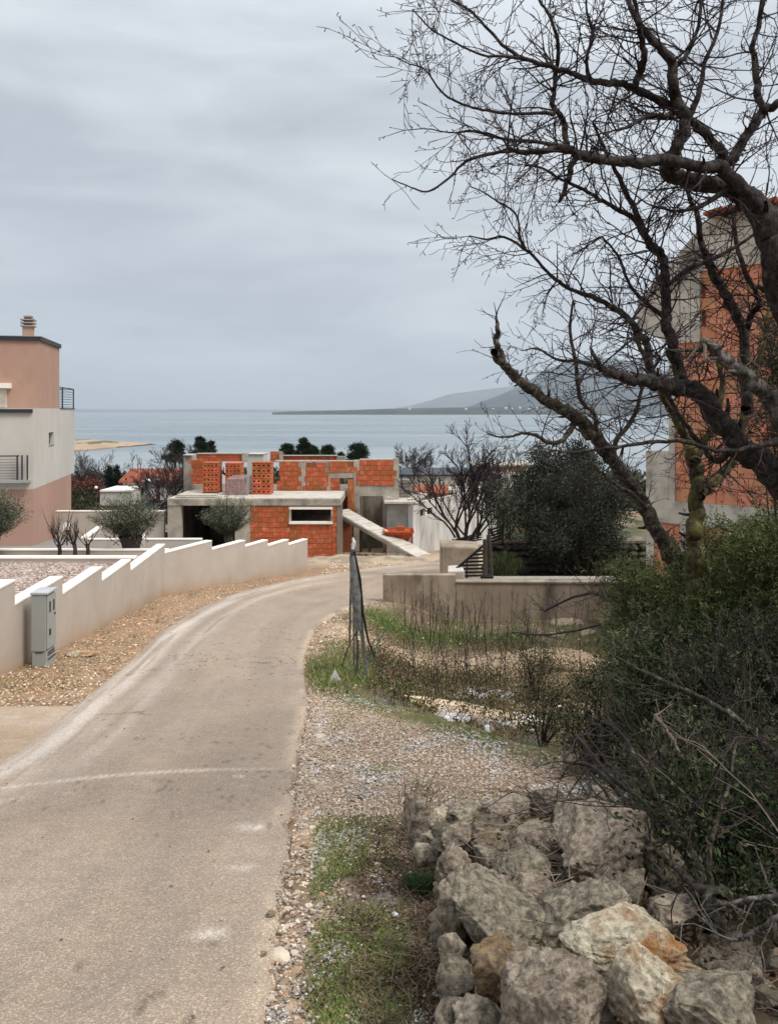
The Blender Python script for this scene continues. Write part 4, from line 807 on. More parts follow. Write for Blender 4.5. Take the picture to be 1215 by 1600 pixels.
wp = MB(); wp.tube([P(757, 909, 22.2), P(757.5, 880, 22.2), P(757, 843, 22.2)], [.07, .062, .058], 7); tag(wp.build('wooden_post', M_wood), 'thin weathered wooden post at the end of the black railing', 'post')
wp = MB(); wp.tube([P(765, 908, 22.6), P(764.5, 870, 22.6), P(763, 836, 22.6)], [.11, .085, .06], 9); tag(wp.build('wooden_stump_post', M_bark), 'thick dark cut trunk standing behind the wooden post', 'post')
bx = MB().prism([(P(752, 0, 22).x, 22), (P(770, 0, 22).x, 22), (P(770, 0, 22).x, 22.3), (P(752, 0, 22).x, 22.3)], EYE - 5.0, P(0, 903, 22).z + .04); tag(bx.build('post_foot', M_black, None, .01), 'small black footing box below the wooden post', 'box')
# stone terrace wall under the evergreen tree
sw = thing('stone_terrace_wall', 'dark dry stone terrace wall beneath the evergreen tree', 'wall', P(850, 890, 27))
M_dstone = mat('dark_terrace_stone', sr(112, 106, 94, .75), sr(66, 62, 54, .75), 3, .95, .8, 14, .03, rand=.2)
TS = [rock_mesh('stone', 60 + k, 2, 8, .12, (.24, .16, .13)) for k in range(5)]
for r in range(4):
    for c in range(20):
        px = 762 + c * 12.4 + (r % 2) * 6 + rng.uniform(-1.5, 1.5); py = 888 - r * 11.5 + rng.uniform(-1, 1)
        link('stone', TS[(r * 7 + c * 3) % 5], M_dstone, sw, P(px, py, 27 - r * .0) - org(sw), (0, rng.uniform(-.15, .15), rng.uniform(-.2, .2)), (1, 1, .95))
pb('wall_core', 757, 1012, 850, 905, 27.1, .5, mat('dark_soil_core', sr(62, 56, 48), None, 5, 1, .3), sw)
pb('wall_cap', 765, 1010, 845, 849, 26.9, .6, M_concd, sw)

# block built house at the far right (45 degrees to the view)
rh = thing('block_house', 'tall unrendered house of weathered orange blocks behind the bare trees', 'house', (5.25, 15, EYE - 6))
rh.rotation_euler = (0, 0, -math.pi / 4)      # local x runs along the wall towards the viewer's right and forward
def rb(name, x0, x1, y0, y1, z0, z1, m, bevel=0): o = lb(name, (x0, x1, y0, y1, z0 + 6, z1 + 6), m, rh, bevel); return o   # z relative to the eye
def rbricks(x0, x1, z0, z1, yf=0, keep=None):
    rows = max(1, round((z1 - z0) / .25)); hh = (z1 - z0) / rows
    for r in range(rows):
        x = x0 - (.19 if r % 2 else 0); z = z0 + hh * (r + .5)
        while x < x1 - .03:
            a_, b_ = max(x, x0), min(x + .38, x1); x += .38
            if b_ - a_ < .05 or (keep and not keep((a_ + b_) / 2, z)): continue
            key = ('r', round(b_ - a_, 2), round(hh, 3))
            if key not in BR:
                q = MB().box(-key[1] / 2 + .006, key[1] / 2 - .006, 0, .08, -hh / 2 + .006, hh / 2 - .006); me = bpy.data.meshes.new('brick'); me.from_pydata(q.v, [], q.f); me.update(); BR[key] = me
            link('brick', BR[key], M_brickold, rh, ((a_ + b_) / 2, yf - random.uniform(0, .008), z + 6))
def zr(py, Y): return -(py - HY) / F * Y
top = lambda x: (1.28 if x < .6 else 2.53)          # gable line: underside of the ring beam
rbricks(.12, 5.0, zr(782, 15), 4.3, 0, lambda x, z: z < top(x))
rb('mortar_bed', .1, 5.0, .05, .3, zr(782, 15), 2.0, M_mortar)
rb('gable_bed', .6, 5, .05, .3, 2.0, 2.6, M_mortar)
M_pale = mat('pale_cast_concrete', sr(216, 208, 194, .9), sr(184, 176, 162, .88), 1.4, .95, .4, 18, .02, c3=sr(124, 116, 104, .78), s3=1.0, f3=.42)
pl2 = [(-.62, 1.62), (0, 1.27), (.6, 1.27), (.6, 2.55), (5, 2.55), (5, 3.5), (.77, 3.5), (-.62, 2.12)]
q = MB(); n_ = len(pl2); q.add([(x, -.05, z + 6) for x, z in pl2] + [(x, .34, z + 6) for x, z in pl2], [tuple(range(n_)), tuple(range(2 * n_ - 1, n_ - 1, -1))] + [(k, n_ + k, n_ + (k + 1) % n_, (k + 1) % n_) for k in range(n_)])
me = bpy.data.meshes.new('gable_band'); me.from_pydata(q.v, [], q.f); me.update(); link('gable_band', me, M_pale, rh)
for k_ in range(3): rb('panel_joint', .02 + k_ * .2, .035 + k_ * .2, -.052, -.04, 1.3, 2.5, M_concd)
rb('side_block', 1.75, 5, -.10, .2, 2.2, 2.5, M_pale)
rb('wall_column', 0, .12, -.03, .3, zr(782, 15), 1.27, M_pale); 
rb('ring_beam', -.45, 5, -.05, .35, zr(782, 15) - .42, zr(782, 15), M_pale)
rb('wall_column', -.45, -.3, -.03, .35, -5.5, zr(782, 15) - .42, M_pale); rb('wall_column', .22, .38, -.03, .35, -5.5, zr(782, 15) - .42, M_pale)
rb('parapet', -.45, .0, -.04, .3, zr(782, 15), -.75, M_pale)
rbricks(-.3, .22, -5.4, zr(782, 15) - .42); rbricks(.38, 5.0, -5.4, zr(782, 15) - .42); rb('mortar_bed', -.3, 5.0, .05, .3, -5.5, zr(782, 15) - .42, M_mortar)
rb('side_wall', 4.9, 5, .3, 6, -5.5, 4.0, M_mortar); rb('back_wall', 0, 5, 5.9, 6, -5.5, 2.0, M_mortar); rb('end_wall', .0, .1, .3, 5.9, -5.5, 2.0, M_mortar)
q = MB(); rr = rh
for k in range(14):
    x = .80 + k * .30
    o = MB().beam((x, -.16, 9.50), (x + .34, -.16, 9.56), .42, .05); me = bpy.data.meshes.new('verge_tile'); me.from_pydata(o.v, [], o.f); me.update(); link('verge_tile', me, M_tile, rh)
# ---------------------------------------------------------------- trees and shrubs
TDM = 1.9; RS = .82
def px_path(pts, Y0, Y1=None, wob=.04):
    """photo-space way points laid out on a real path running from depth Y0 to Y1, smoothed"""
    pts = np.array(pts, float); n = len(pts); k = max(3, (n - 1) * 4 + 1)
    t = np.linspace(0, 1, n); tt = np.linspace(0, 1, k)
    # catmull-ish smoothing through cubic interpolation
    def ci(v):
        out = []
        for i in range(n - 1):
            p0, p1, p2, p3 = v[max(i - 1, 0)], v[i], v[i + 1], v[min(i + 2, n - 1)]
            for s in (0, .25, .5, .75): out.append(.5 * (2 * p1 + (p2 - p0) * s + (2 * p0 - 5 * p1 + 4 * p2 - p3) * s * s + (3 * p1 - p0 - 3 * p2 + p3) * s ** 3))
        out.append(v[-1]); return np.array(out)
    X_, Y_ = ci(pts[:, 0]), ci(pts[:, 1]); R_ = np.interp(tt, t, pts[:, 2]) if pts.shape[1] > 2 else None
    D = Y0 + ((Y1 if Y1 is not None else Y0) - Y0) * tt + wob * np.cumsum(rng.normal(size=k)) * .5
    W = np.stack([(X_ - CX) / F * D, D, EYE - (Y_ - HY) / F * D], -1); return W, (R_ * RS * D / F if R_ is not None else None)
def knobby(W, R, a=.05):
    r = R * (1 + a * rng.normal(size=len(R))); W = W + rng.normal(size=W.shape) * (R[:, None] * .20); return W, r
def grow(acc, p, d, L_, r, lvl, bend=.22, up=.0, spur=True, maxl=3, dens=1.0, spread=.8):
    n = max(3, int(L_ / .045)) if lvl < 2 else max(3, int(L_ / .04)); n = min(n, 14); st = L_ / n
    pts = [p.copy()]; dd = d / np.linalg.norm(d)
    kids = []
    for i in range(n):
        dd = dd + rng.normal(size=3) * bend * .55 + np.array((0, 0, up)); dd /= np.linalg.norm(dd)
        p = p + dd * st; pts.append(p.copy())
        if lvl < maxl and i > 0 and rng.random() < .72 * dens:
            ax = unit(np.cross(dd, rng.normal(size=3))); k = rng.uniform(.5, 1.1) * spread; kids.append((p.copy(), unit(dd + ax * k), L_ * rng.uniform(.28, .62) * (1 - .5 * i / n), i / n))
        elif spur and rng.random() < .5:
            ax = unit(np.cross(dd, rng.normal(size=3))); q = p + (dd * .4 + ax) * rng.uniform(.010, .030)
            acc.tube([p, q], [max(r * .5, .0020), .0028], 3)
    rr = np.linspace(r, max(r * .36, .0013), n + 1)
    acc.tube(pts, rr, 5 if r > .006 else (4 if r > .003 else 3))
    for (q, kd, kl, f) in kids:
        if kl > .05: grow(acc, q, kd, kl, max(r * (1 - .6 * f) * .66, .0020), lvl + 1, bend, up, spur, maxl, dens, spread)
def bark_tube(W, R, n):
    k = len(W); kk = (k - 1) * 4 + 1; t = np.linspace(0, k - 1, kk); W2 = np.stack([np.interp(t, np.arange(k), W[:, i]) for i in range(3)], -1); R2 = np.interp(t, np.arange(k), R)
    V, Q = tube_np(W2, R2, n); C2 = np.repeat(W2, n, 0); rr = np.repeat(R2, n)
    s = np.concatenate([[0], np.cumsum(np.linalg.norm(np.diff(W2, axis=0), axis=1))]); s = np.repeat(s, n); an = np.tile(np.arange(n) / n * 2 * math.pi, kk); o_ = float(rng.uniform(0, 50))
    f = np.array([.15 * mnoise.noise(Vector((math.cos(a_) * 2.4 + o_, math.sin(a_) * 2.4, q / max(r, .01) * .22))) + .07 * mnoise.noise(Vector((v[0] * 110, v[1] * 110, v[2] * 110))) for v, r, a_, q in zip(V, rr, an, s)])
    return C2 + (V - C2) * (1 + f)[:, None], Q
def wood_tree(name, label, limbs, m, base, twig=dict(), mtw=None, cat='tree'):
    t_ = thing(name, label, cat, base); tw = Acc(); first = True
    for (pts, Ya, Yb, kind, tdens, tlen) in limbs:
        W, R = px_path(pts, Ya, Yb); W, R = knobby(W, R)
        V, Q = bark_tube(W, R, 18 if R.max() > .02 else 10)
        o = mesh_np('trunk' if kind == 'trunk' else 'branch', V, Q, m, t_, True)
        n = len(W); seglen = np.linalg.norm(np.diff(W, axis=0), axis=1).sum()
        for k in range(int(seglen * tdens * TDM)):
            i = int(rng.uniform(.08, 1) * (n - 1)); i = min(i, n - 2); d = unit(W[i + 1] - W[i]); ax = unit(np.cross(d, rng.normal(size=3)))
            ax[1] *= .75; grow(tw, W[i] + (W[i + 1] - W[i]) * rng.random(), unit(d * rng.uniform(.2, .9) + ax), tlen * rng.uniform(.45, 1.1), min(R[i] * .45, .0065) * rng.uniform(.6, 1), 0, **twig)
        for k in range(int(seglen * 7)):
            i = int(rng.uniform(.05, .95) * (n - 2)); d = unit(W[i + 1] - W[i]); ax = unit(np.cross(d, rng.normal(size=3))); q = W[i] + ax * R[i] * .7; L_ = R[i] * rng.uniform(.5, 1.6) + .012
            if kind != 'root': tw.tube([q, q + (ax + d * .5) * L_ * .6, q + (ax + d * .7) * L_], [R[i] * .28, R[i] * .2, R[i] * .14], 5)
        # the limb's own tip goes on as twigs
        if R[-1] < .02: 
            for _ in range(3): grow(tw, W[-1], unit(W[-1] - W[-2] + rng.normal(size=3) * .35), tlen * rng.uniform(.6, 1.1), max(R[-1] * .7, .002), 0, **twig)
    if tw.n:
        o = tw.build('twigs', mtw or M_twig, t_); o['kind'] = 'stuff'; print(name, 'twig quads', sum(len(q) for q in tw.Q))
    return t_
A_l = [
 ([(1330, 640, 38), (1260, 540, 34), (1215, 435, 27), (1193, 346, 24), (1168, 308, 21), (1136, 296, 16), (1104, 288, 16), (1072, 281, 15), (1040, 267, 15)], 4.7, 4.6, 'trunk', 3, .6),
 ([(1183, 325, 15), (1150, 285, 13), (1128, 262, 12), (1082, 259, 11), (1035, 249, 11), (998, 253, 10), (961, 252, 9.5), (930, 247, 9), (911, 244, 8.5), (885, 232, 7), (850, 236, 6), (812, 237, 5), (793, 229, 3)], 4.6, 4.2, 'branch', 9, .45),
 ([(884, 232, 5), (840, 222, 3.6), (790, 218, 3), (740, 205, 2.6), (714, 207, 2)], 4.25, 4.1, 'branch', 16, .35),
 ([(812, 237, 4), (770, 240, 3.4), (728, 252, 2.8), (704, 276, 2.3), (669, 299, 1.8), (640, 292, 1.4), (612, 280, 1)], 4.2, 4.0, 'branch', 6, .16),
 ([(900, 244, 6), (892, 262, 6), (885, 285, 5), (873, 316, 2.2)], 4.35, 4.3, 'branch', 5, .15),
 ([(1040, 270, 14), (1047, 250, 12), (1054, 232, 12), (1069, 197, 12), (1062, 170, 11), (1052, 140, 10), (1049, 99, 9), (1035, 78, 8), (1020, 64, 7), (990, 25, 5), (975, -20, 4)], 4.6, 4.5, 'branch', 7, .5),
 ([(1128, 262, 11), (1148, 240, 9), (1163, 217, 9), (1180, 190, 8.5), (1193, 173, 8), (1220, 160, 7), (1260, 140, 7)], 4.7, 4.9, 'branch', 6, .5),
 ([(1193, 173, 7), (1183, 143, 7), (1178, 100, 6), (1175, 74, 5), (1186, 30, 4.5), (1192, -20, 4)], 4.7, 4.8, 'branch', 9, .5),
 ([(1135, 262, 11), (1122, 232, 9), (1099, 207, 9), (1080, 190, 8), (1059, 173, 8), (1010, 148, 7), (980, 133, 7), (950, 130, 6.5), (921, 126, 6), (895, 115, 5), (872, 108, 5), (845, 100, 4.5), (822, 93, 4), (798, 81, 3.2), (770, 55, 2.8), (743, 25, 2.4), (715, 5, 2), (690, -10, 1.8)], 4.7, 4.1, 'branch', 10, .42),
 ([(822, 93, 3.2), (785, 88, 2.6), (753, 86, 2.2), (710, 66, 1.8), (674, 46, 1.5), (645, 15, 1.2)], 4.2, 3.9, 'branch', 15, .34),
 ([(990, 136, 7), (1000, 112, 7), (1006, 88, 6), (1000, 55, 5), (995, 20, 4), (985, -20, 3)], 4.5, 4.4, 'branch', 8, .45),
 ([(884, 225, 6), (882, 200, 6), (877, 183, 5.5), (864, 168, 5), (866, 140, 4.5), (867, 120, 4.5), (872, 74, 3.6), (860, 30, 3), (842, 0, 2.5), (835, -20, 2)], 4.3, 4.2, 'branch', 12, .4),
 ([(864, 178, 4), (835, 176, 3.4), (803, 178, 3), (770, 174, 2.8), (738, 168, 2.5), (712, 158, 2.2), (689, 143, 2), (664, 109, 1.6), (640, 100, 1.2), (617, 89, .9)], 4.3, 4.0, 'branch', 13, .33),
 ([(1059, 173, 6), (1040, 180, 5), (1010, 182, 4), (985, 196, 3.2), (962, 203, 2.4)], 4.6, 4.3, 'branch', 14, .35),
 ([(1160, 290, 9), (1130, 300, 6), (1095, 322, 4), (1060, 330, 3), (1020, 322, 2.4)], 4.6, 4.3, 'branch', 14, .4),
 ([(1186, 330, 12), (1208, 350, 10), (1240, 330, 9)], 4.7, 5.0, 'branch', 5, .4),
 ([(1070, 197, 6), (1090, 150, 5), (1100, 100, 4), (1120, 50, 3.4), (1130, -10, 3)], 4.7, 4.9, 'branch', 11, .45),
 ([(1050, 110, 5), (1075, 80, 4), (1090, 40, 3.4), (1095, -10, 3)], 4.6, 4.7, 'branch', 11, .45),
 ([(921, 126, 4), (915, 95, 3.2), (925, 55, 2.8), (915, 10, 2.2), (920, -20, 2)], 4.4, 4.3, 'branch', 14, .42),
]
TW = dict(bend=.22, up=.012, maxl=2, dens=1.0)
wood_tree('bare_tree', 'dark bare tree whose thick black limbs arch in from the upper right', A_l, M_bark, (1.9, 4.7, 0), TW)
B_l = [
 ([(1330, 850, 34), (1260, 790, 30), (1215, 749, 25), (1180, 718, 22), (1151, 691, 20), (1130, 665, 19), (1112, 640, 18), (1098, 620, 17), (1081, 609, 16), (1060, 604, 15), (1043, 602, 14), (1020, 598, 13), (996, 594, 11), (968, 588, 9), (942, 578, 7), (930, 560, 4), (922, 543, 2)], 5.2, 4.8, 'trunk', 5, .5),
 ([(1066, 604, 12), (1058, 575, 11), (1050, 551, 10), (1044, 520, 10), (1039, 497, 9.5), (1039, 468, 9), (1039, 443, 8.5), (1035, 404, 8), (1025, 388, 7.5), (1012, 377, 7), (1000, 350, 6), (981, 308, 5), (961, 267, 4), (940, 225, 3), (925, 190, 2)], 5.0, 4.8, 'branch', 11, .45),
 ([(1012, 377, 6), (990, 343, 5), (961, 326, 4.4), (936, 312, 4), (911, 296, 3.4), (875, 280, 3), (845, 262, 2.2), (820, 258, 1.6)], 4.85, 4.6, 'branch', 13, .42),
 ([(1020, 598, 9), (1014, 575, 8), (1012, 544, 7), (1003, 528, 7), (992, 512, 6.5), (975, 492, 6), (957, 481, 5.5), (940, 470, 5), (919, 462, 4.6), (897, 455, 4), (872, 440, 3.6), (850, 420, 3), (827, 395, 2.6), (788, 370, 2.2), (760, 374, 1.7), (733, 368, 1.2)], 4.9, 4.5, 'branch', 12, .4),
 ([(820, 388, 2.4), (812, 370, 2.2), (808, 341, 2), (795, 325, 1.8), (778, 316, 1.6), (755, 300, 1.3), (733, 291, 1)], 4.6, 4.4, 'branch', 12, .22),
 ([(1167, 640, 11), (1163, 610, 10), (1159, 520, 9), (1148, 490, 9), (1136, 466, 8.5), (1124, 445, 8), (1112, 427, 7.5), (1097, 388, 6.5), (1089, 338, 5), (1080, 315, 4), (1070, 290, 3.2)], 5.3, 5.1, 'branch', 11, .42),
 ([(1162, 520, 6), (1175, 490, 6), (1185, 470, 5), (1165, 430, 4.5), (1150, 380, 4), (1145, 340, 3)], 5.3, 5.2, 'branch', 11, .4),
 ([(1215, 690, 8), (1170, 700, 5), (1120, 705, 4), (1070, 690, 4), (1010, 692, 3.5), (950, 700, 3), (900, 706, 2.2), (860, 704, 1.5)], 4.7, 4.3, 'branch', 9, .35),
 ([(1151, 691, 9), (1120, 720, 6), (1090, 690, 5), (1060, 650, 4), (1040, 612, 3.6)], 5.1, 5.0, 'branch', 10, .35),
 ([(1043, 443, 5), (1075, 420, 4), (1110, 405, 3.4), (1150, 385, 3), (1200, 350, 2.4)], 5.0, 5.0, 'branch', 10, .38),
 ([(942, 578, 5), (905, 565, 3.5), (870, 562, 2.6), (840, 545, 1.8), (815, 548, 1)], 4.8, 4.7, 'branch', 13, .3),
 ([(1039, 497, 5), (1005, 470, 3.6), (980, 440, 3), (965, 400, 2.4), (940, 370, 2)], 4.95, 4.8, 'branch', 13, .38),
]
wood_tree('bare_tree', 'bare tree with a leaning limb rising from the middle right edge', B_l, M_bark, (2.2, 5.2, 0), TW)
C_l = [
 ([(1085, 960, 17), (1066, 896, 17), (1050, 870, 16), (1035, 846, 15), (1020, 820, 14), (1008, 795, 13), (985, 755, 12), (957, 718, 12), (942, 700, 12), (930, 683, 13), (915, 668, 12), (900, 652, 12), (878, 638, 11), (852, 627, 10), (835, 610, 9.5), (813, 597, 9), (800, 583, 8.5), (790, 574, 8), (778, 561, 7.5), (770, 550, 7)], 7.4, 6.6, 'trunk', 2.5, .3),
 ([(790, 574, 6), (780, 550, 6), (775, 530, 5.5), (777, 512, 4), (775, 494, 2)], 6.6, 6.6, 'branch', 5, .2),
 ([(900, 655, 6), (886, 680, 4.6), (870, 692, 4), (852, 690, 4), (837, 680, 3.4), (815, 677, 2.8), (797, 682, 2.2), (775, 682, 1.6), (760, 676, 1)], 6.7, 6.3, 'branch', 12, .28),
 ([(930, 683, 6), (928, 650, 4.5), (905, 620, 4), (900, 570, 3.4), (890, 520, 2.8), (895, 470, 2)], 6.8, 6.6, 'branch', 11, .45),
 ([(957, 718, 6), (962, 690, 4.5), (990, 650, 4), (1005, 600, 3), (1030, 560, 2.4)], 6.9, 6.8, 'branch', 9, .4),
 ([(1008, 795, 6), (985, 770, 4), (965, 760, 3), (935, 735, 2.4), (925, 725, 1.5)], 7.0, 6.8, 'branch', 10, .35),
]
wood_tree('bare_tree', 'lichen covered bare tree leaning left with a snapped off top', C_l, M_barkl, (2.9, 7.4, g(2.9, 7.4)), TW)
D_l = [
 ([(1082, 960, 17), (1084, 880, 16), (1085, 830, 15), (1086, 795, 14.5), (1089, 765, 14), (1087, 730, 14), (1082, 706, 13), (1078, 690, 11)], 6.6, 6.6, 'trunk', 3, .35),
 ([(1080, 705, 10), (1065, 670, 8), (1050, 645, 7), (1035, 617, 6), (1020, 580, 5), (1000, 545, 4), (985, 500, 3)], 6.5, 6.3, 'branch', 10, .5),
 ([(1092, 775, 10), (1101, 761, 9), (1125, 745, 8), (1143, 722, 8), (1158, 670, 7), (1167, 609, 6), (1182, 570, 5), (1195, 520, 4), (1200, 470, 3)], 6.6, 6.9, 'branch', 8, .5),
 ([(1086, 720, 9), (1100, 690, 7), (1120, 640, 6), (1128, 590, 5), (1110, 540, 4)], 6.6, 6.7, 'branch', 9, .45),
]
wood_tree('bare_tree', 'upright mossy trunk with forked branches before the block house', D_l, M_barkm, (2.5, 6.6, g(2.5, 6.6)), TW)
E_l = [([(1250, 700, 17), (1225, 665, 16), (1202, 625, 15), (1180, 602, 14), (1151, 578, 13), (1130, 560, 12), (1112, 543, 10), (1097, 534, 6)], 4.9, 4.7, 'trunk', 2, .15),
       ([(1112, 540, 6), (1090, 548, 4), (1070, 548, 3), (1047, 547, 1.5)], 4.7, 4.6, 'branch', 5, .12),
       ([(1185, 605, 5), (1180, 590, 3.4), (1184, 575, 2.6), (1172, 565, 1.6)], 4.8, 4.7, 'branch', 5, .1)]
wood_tree('dead_snag', 'silvery splintered dead limb jutting from the right above the slope', E_l, M_dead, (2.2, 4.9, 0), dict(bend=.3, maxl=1), M_twigl, 'dead limb')
# grape of dry leaves hanging near the snapped trunk is tiny: skip

# saplings and stems of the undergrowth, lower right
S_l = [([(1128, 1530, 23), (1122, 1480, 22), (1116, 1440, 22), (1110, 1400, 20)], 2.75, 2.9, 'trunk', 3, .2),
 ([(1105, 1400, 12), (1075, 1375, 9), (1050, 1352, 6), (1015, 1320, 5), (985, 1288, 4), (950, 1245, 3.4), (915, 1200, 2.6)], 2.9, 3.7, 'branch', 5, .3),
 ([(1100, 1405, 11), (1060, 1390, 6), (1020, 1360, 4.4), (985, 1325, 3.6), (950, 1290, 3), (930, 1262, 3)], 2.9, 3.5, 'branch', 5, .3),
 ([(1108, 1395, 10), (1085, 1340, 6), (1060, 1290, 5), (1030, 1250, 4), (1005, 1200, 3.4), (985, 1170, 4)], 2.9, 3.8, 'branch', 5, .35),
 ([(1112, 1390, 8), (1108, 1330, 5), (1120, 1280, 4), (1140, 1220, 3), (1150, 1150, 2.4)], 2.9, 3.2, 'branch', 6, .35),
 ([(1118, 1410, 7), (1150, 1415, 4), (1190, 1405, 3.4), (1230, 1400, 3)], 2.8, 2.7, 'branch', 5, .2)]
wood_tree('sapling', 'brown sapling trunk with stems fanning up left over the rubble wall', S_l, M_barkl, (1.15, 2.8, g(1.15, 2.8)), dict(bend=.2, maxl=1, dens=.7), M_twig, 'sapling')
def sticks(label, limbs, m=M_twigl, cat='branch', name='fallen_branch', tw=dict(bend=.24, maxl=1, dens=.8)):
    return wood_tree(name, label, limbs, m, tuple(P(limbs[0][0][0][0], limbs[0][0][0][1], limbs[0][1])), tw, m, cat)
sticks('long pale bare limb slanting through the undergrowth from the right edge', [([(1260, 1260, 10), (1215, 1190, 8.5), (1180, 1150, 7), (1150, 1122, 6), (1120, 1105, 5.5), (1090, 1088, 5), (1045, 1068, 3.6), (1005, 1050, 3), (960, 1025, 2)], 3.9, 4.6, 'trunk', 9, .35)], M_barkl)
sticks('pale grey curved stick standing in the undergrowth', [([(1088, 1330, 4.5), (1086, 1280, 4.5), (1080, 1230, 4), (1062, 1180, 3.6), (1040, 1140, 3.2), (1022, 1118, 3)], 3.5, 3.9, 'trunk', 5, .2)])
sticks('thick brown stem leaning at the right edge of the undergrowth', [([(1240, 1420, 11), (1205, 1340, 10), (1180, 1290, 9), (1160, 1255, 8), (1140, 1200, 5)], 3.6, 4.0, 'trunk', 5, .3)], M_barkl)
sticks('silvery dead branch lying at the lower right corner', [([(1260, 1410, 5.5), (1215, 1432, 5.5), (1180, 1455, 5), (1150, 1468, 4), (1120, 1462, 2)], 2.35, 2.5, 'trunk', 10, .22), ([(1250, 1395, 5), (1215, 1400, 5), (1170, 1405, 4), (1140, 1412, 3)], 2.4, 2.5, 'branch', 8, .15)], M_dead)
sticks('greyish dead stems leaning over the far end of the rubble wall', [([(1010, 1285, 6), (975, 1250, 5), (945, 1215, 5), (915, 1195, 4), (880, 1190, 3)], 3.9, 4.4, 'trunk', 9, .3), ([(1000, 1275, 6), (960, 1262, 5), (900, 1250, 3), (860, 1262, 2)], 3.9, 4.2, 'branch', 9, .25), ([(1060, 1290, 7), (1010, 1250, 6), (960, 1220, 5), (900, 1150, 3)], 3.8, 4.6, 'branch', 8, .3)], M_twig)
sticks('reddish briar arching over the sand mound', [([(1010, 1010, 4), (975, 965, 3.4), (940, 930, 3), (905, 930, 2.5), (870, 945, 2), (850, 955, 1.5)], 8.5, 9.5, 'trunk', 9, .35), ([(990, 985, 3), (950, 975, 2.4), (900, 985, 2), (850, 992, 1.6), (800, 988, 1)], 8.5, 9.4, 'branch', 8, .35)], M_twig, 'bramble', 'bramble')
# undergrowth tangle (nobody could count it)
M_twigd = mat('dark_twig', sr(52, 44, 40), sr(32, 27, 26), 6, .9, 0)
ug = Acc()
for k in range(430):
    x = rng.uniform(.95, 3.6); y = rng.uniform(2.7, 8.5)
    if (x / y * F + CX) < 1000 + rng.uniform(0, 60): continue
    z = g(x, y) + rng.uniform(0, .55); d = unit(np.array((rng.normal(-.15, .6), rng.normal(.1, .5), rng.normal(.5, .6))))
    grow(ug, np.array((x, y, z)), d, rng.uniform(.35, 1.0), rng.uniform(.0022, .006), 1, .16, -.004, False, 2, .7)
o = ug.build('undergrowth', M_twigd); tag(o, 'dark tangle of bare stems and twigs under the trees', kind='stuff')
ug = Acc()
for k in range(55):
    x = rng.uniform(.95, 2.6); y = rng.uniform(2.5, 6.5)
    if (x / y * F + CX) < 1000: continue
    z = g(x, y) + rng.uniform(0, .4); d = unit(np.array((rng.normal(-.3, .7), rng.normal(.1, .5), rng.normal(.4, .6))))
    grow(ug, np.array((x, y, z)), d, rng.uniform(.2, .8), rng.uniform(.0018, .0045), 1, .2, -.01, False, 2, .6)
o = ug.build('dead_stems', M_twigl); tag(o, 'pale dead stems scattered through the dark undergrowth', kind='stuff')

# evergreen foliage
def clumps(cs, rad, n, Ln, Wd, col, var=.35, up=.5, acc=None, flat=1.0):
    """leaves gathered round clump centres"""
    cs = np.asarray(cs); k = rng.integers(0, len(cs), n); r = np.asarray(rad)[k] if hasattr(rad, '__len__') else rad
    off = rng.normal(size=(n, 3)) * .5; off[:, 2] *= flat; C = cs[k] + off * np.reshape(r, (-1, 1)); D = unit(off + np.array((0, 0, up)) + rng.normal(size=(n, 3)) * .35)
    V, Q = leaves(C, D, Ln, Wd); cl = 1 + rng.normal(0, .34, len(cs)); ccol = np.asarray(col)[rng.integers(0, len(col), n)] * np.clip(cl[k], .5, 1.6)[:, None] * np.clip(1 + rng.normal(0, var, (n, 1)), .4, 1.9)
    return V, Q, np.repeat(np.clip(ccol, 0, 1), 4, 0)
def ell(c, r, n, shell=.55):
    u = unit(rng.normal(size=(n, 3))) * (rng.uniform(shell, 1, (n, 1))); return np.asarray(c) + u * np.asarray(r)
JUN = [c_(88, 100, 60), c_(108, 116, 70), c_(72, 82, 52), c_(126, 128, 82)]
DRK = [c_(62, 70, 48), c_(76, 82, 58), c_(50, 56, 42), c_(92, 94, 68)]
def sprigs(C, D, Ln, nl, W, col):
    """needle sprays: nl needles set along each short stem"""
    n = len(C); D = unit(D); t_ = np.linspace(.05, 1, nl)[None, :, None]; base = C[:, None] + D[:, None] * Ln * t_
    nd = unit(D[:, None] * .7 + unit(rng.normal(size=(n, nl, 3)))); V, Q = leaves(base.reshape(-1, 3), nd.reshape(-1, 3), Ln * .42, W)
    cc = np.asarray(col)[rng.integers(0, len(col), n)] * np.clip(1 + rng.normal(0, .3, (n, 1)), .45, 1.8); return V, Q, np.repeat(np.clip(cc, 0, 1), nl * 4, 0)
def juniper(label, c, r, n, Ln=.075, nl=9, W=.009, col=JUN, ncl=60, name='juniper', trunk=True):
    base = (c[0], c[1], g(c[0], c[1])); t_ = thing(name, label, 'shrub', base, 'green junipers crowding the slope under the bare trees')
    cs = ell(c, r, ncl, .35); k = rng.integers(0, ncl, n); off = rng.normal(size=(n, 3)) * .14 * np.mean(r) * 1.4
    Cc = cs[k] + off; D = unit((Cc - np.array(c)) / np.array(r) * .9 + rng.normal(size=(n, 3)) * .5 + np.array((0, 0, .45)))
    V, Q, cc = sprigs(Cc, D, Ln, nl, W, col); cl = np.clip(1 + rng.normal(0, .28, ncl), .5, 1.6)[k]; cc = np.clip(cc * np.repeat(cl, nl * 4)[:, None], 0, 1)
    a = Acc(); a.add(V, Q, cc); o = a.build('foliage', M_leaf, t_)
    if trunk:
        b = Acc()
        for q in cs[:26]: m_ = (np.array(base) + q) / 2 + rng.normal(size=3) * .05; b.tube([np.array(base) + (rng.normal(size=3) * .03), m_, q], [.018, .010, .004], 5)
        b.build('stem', M_bark, t_)
    return t_
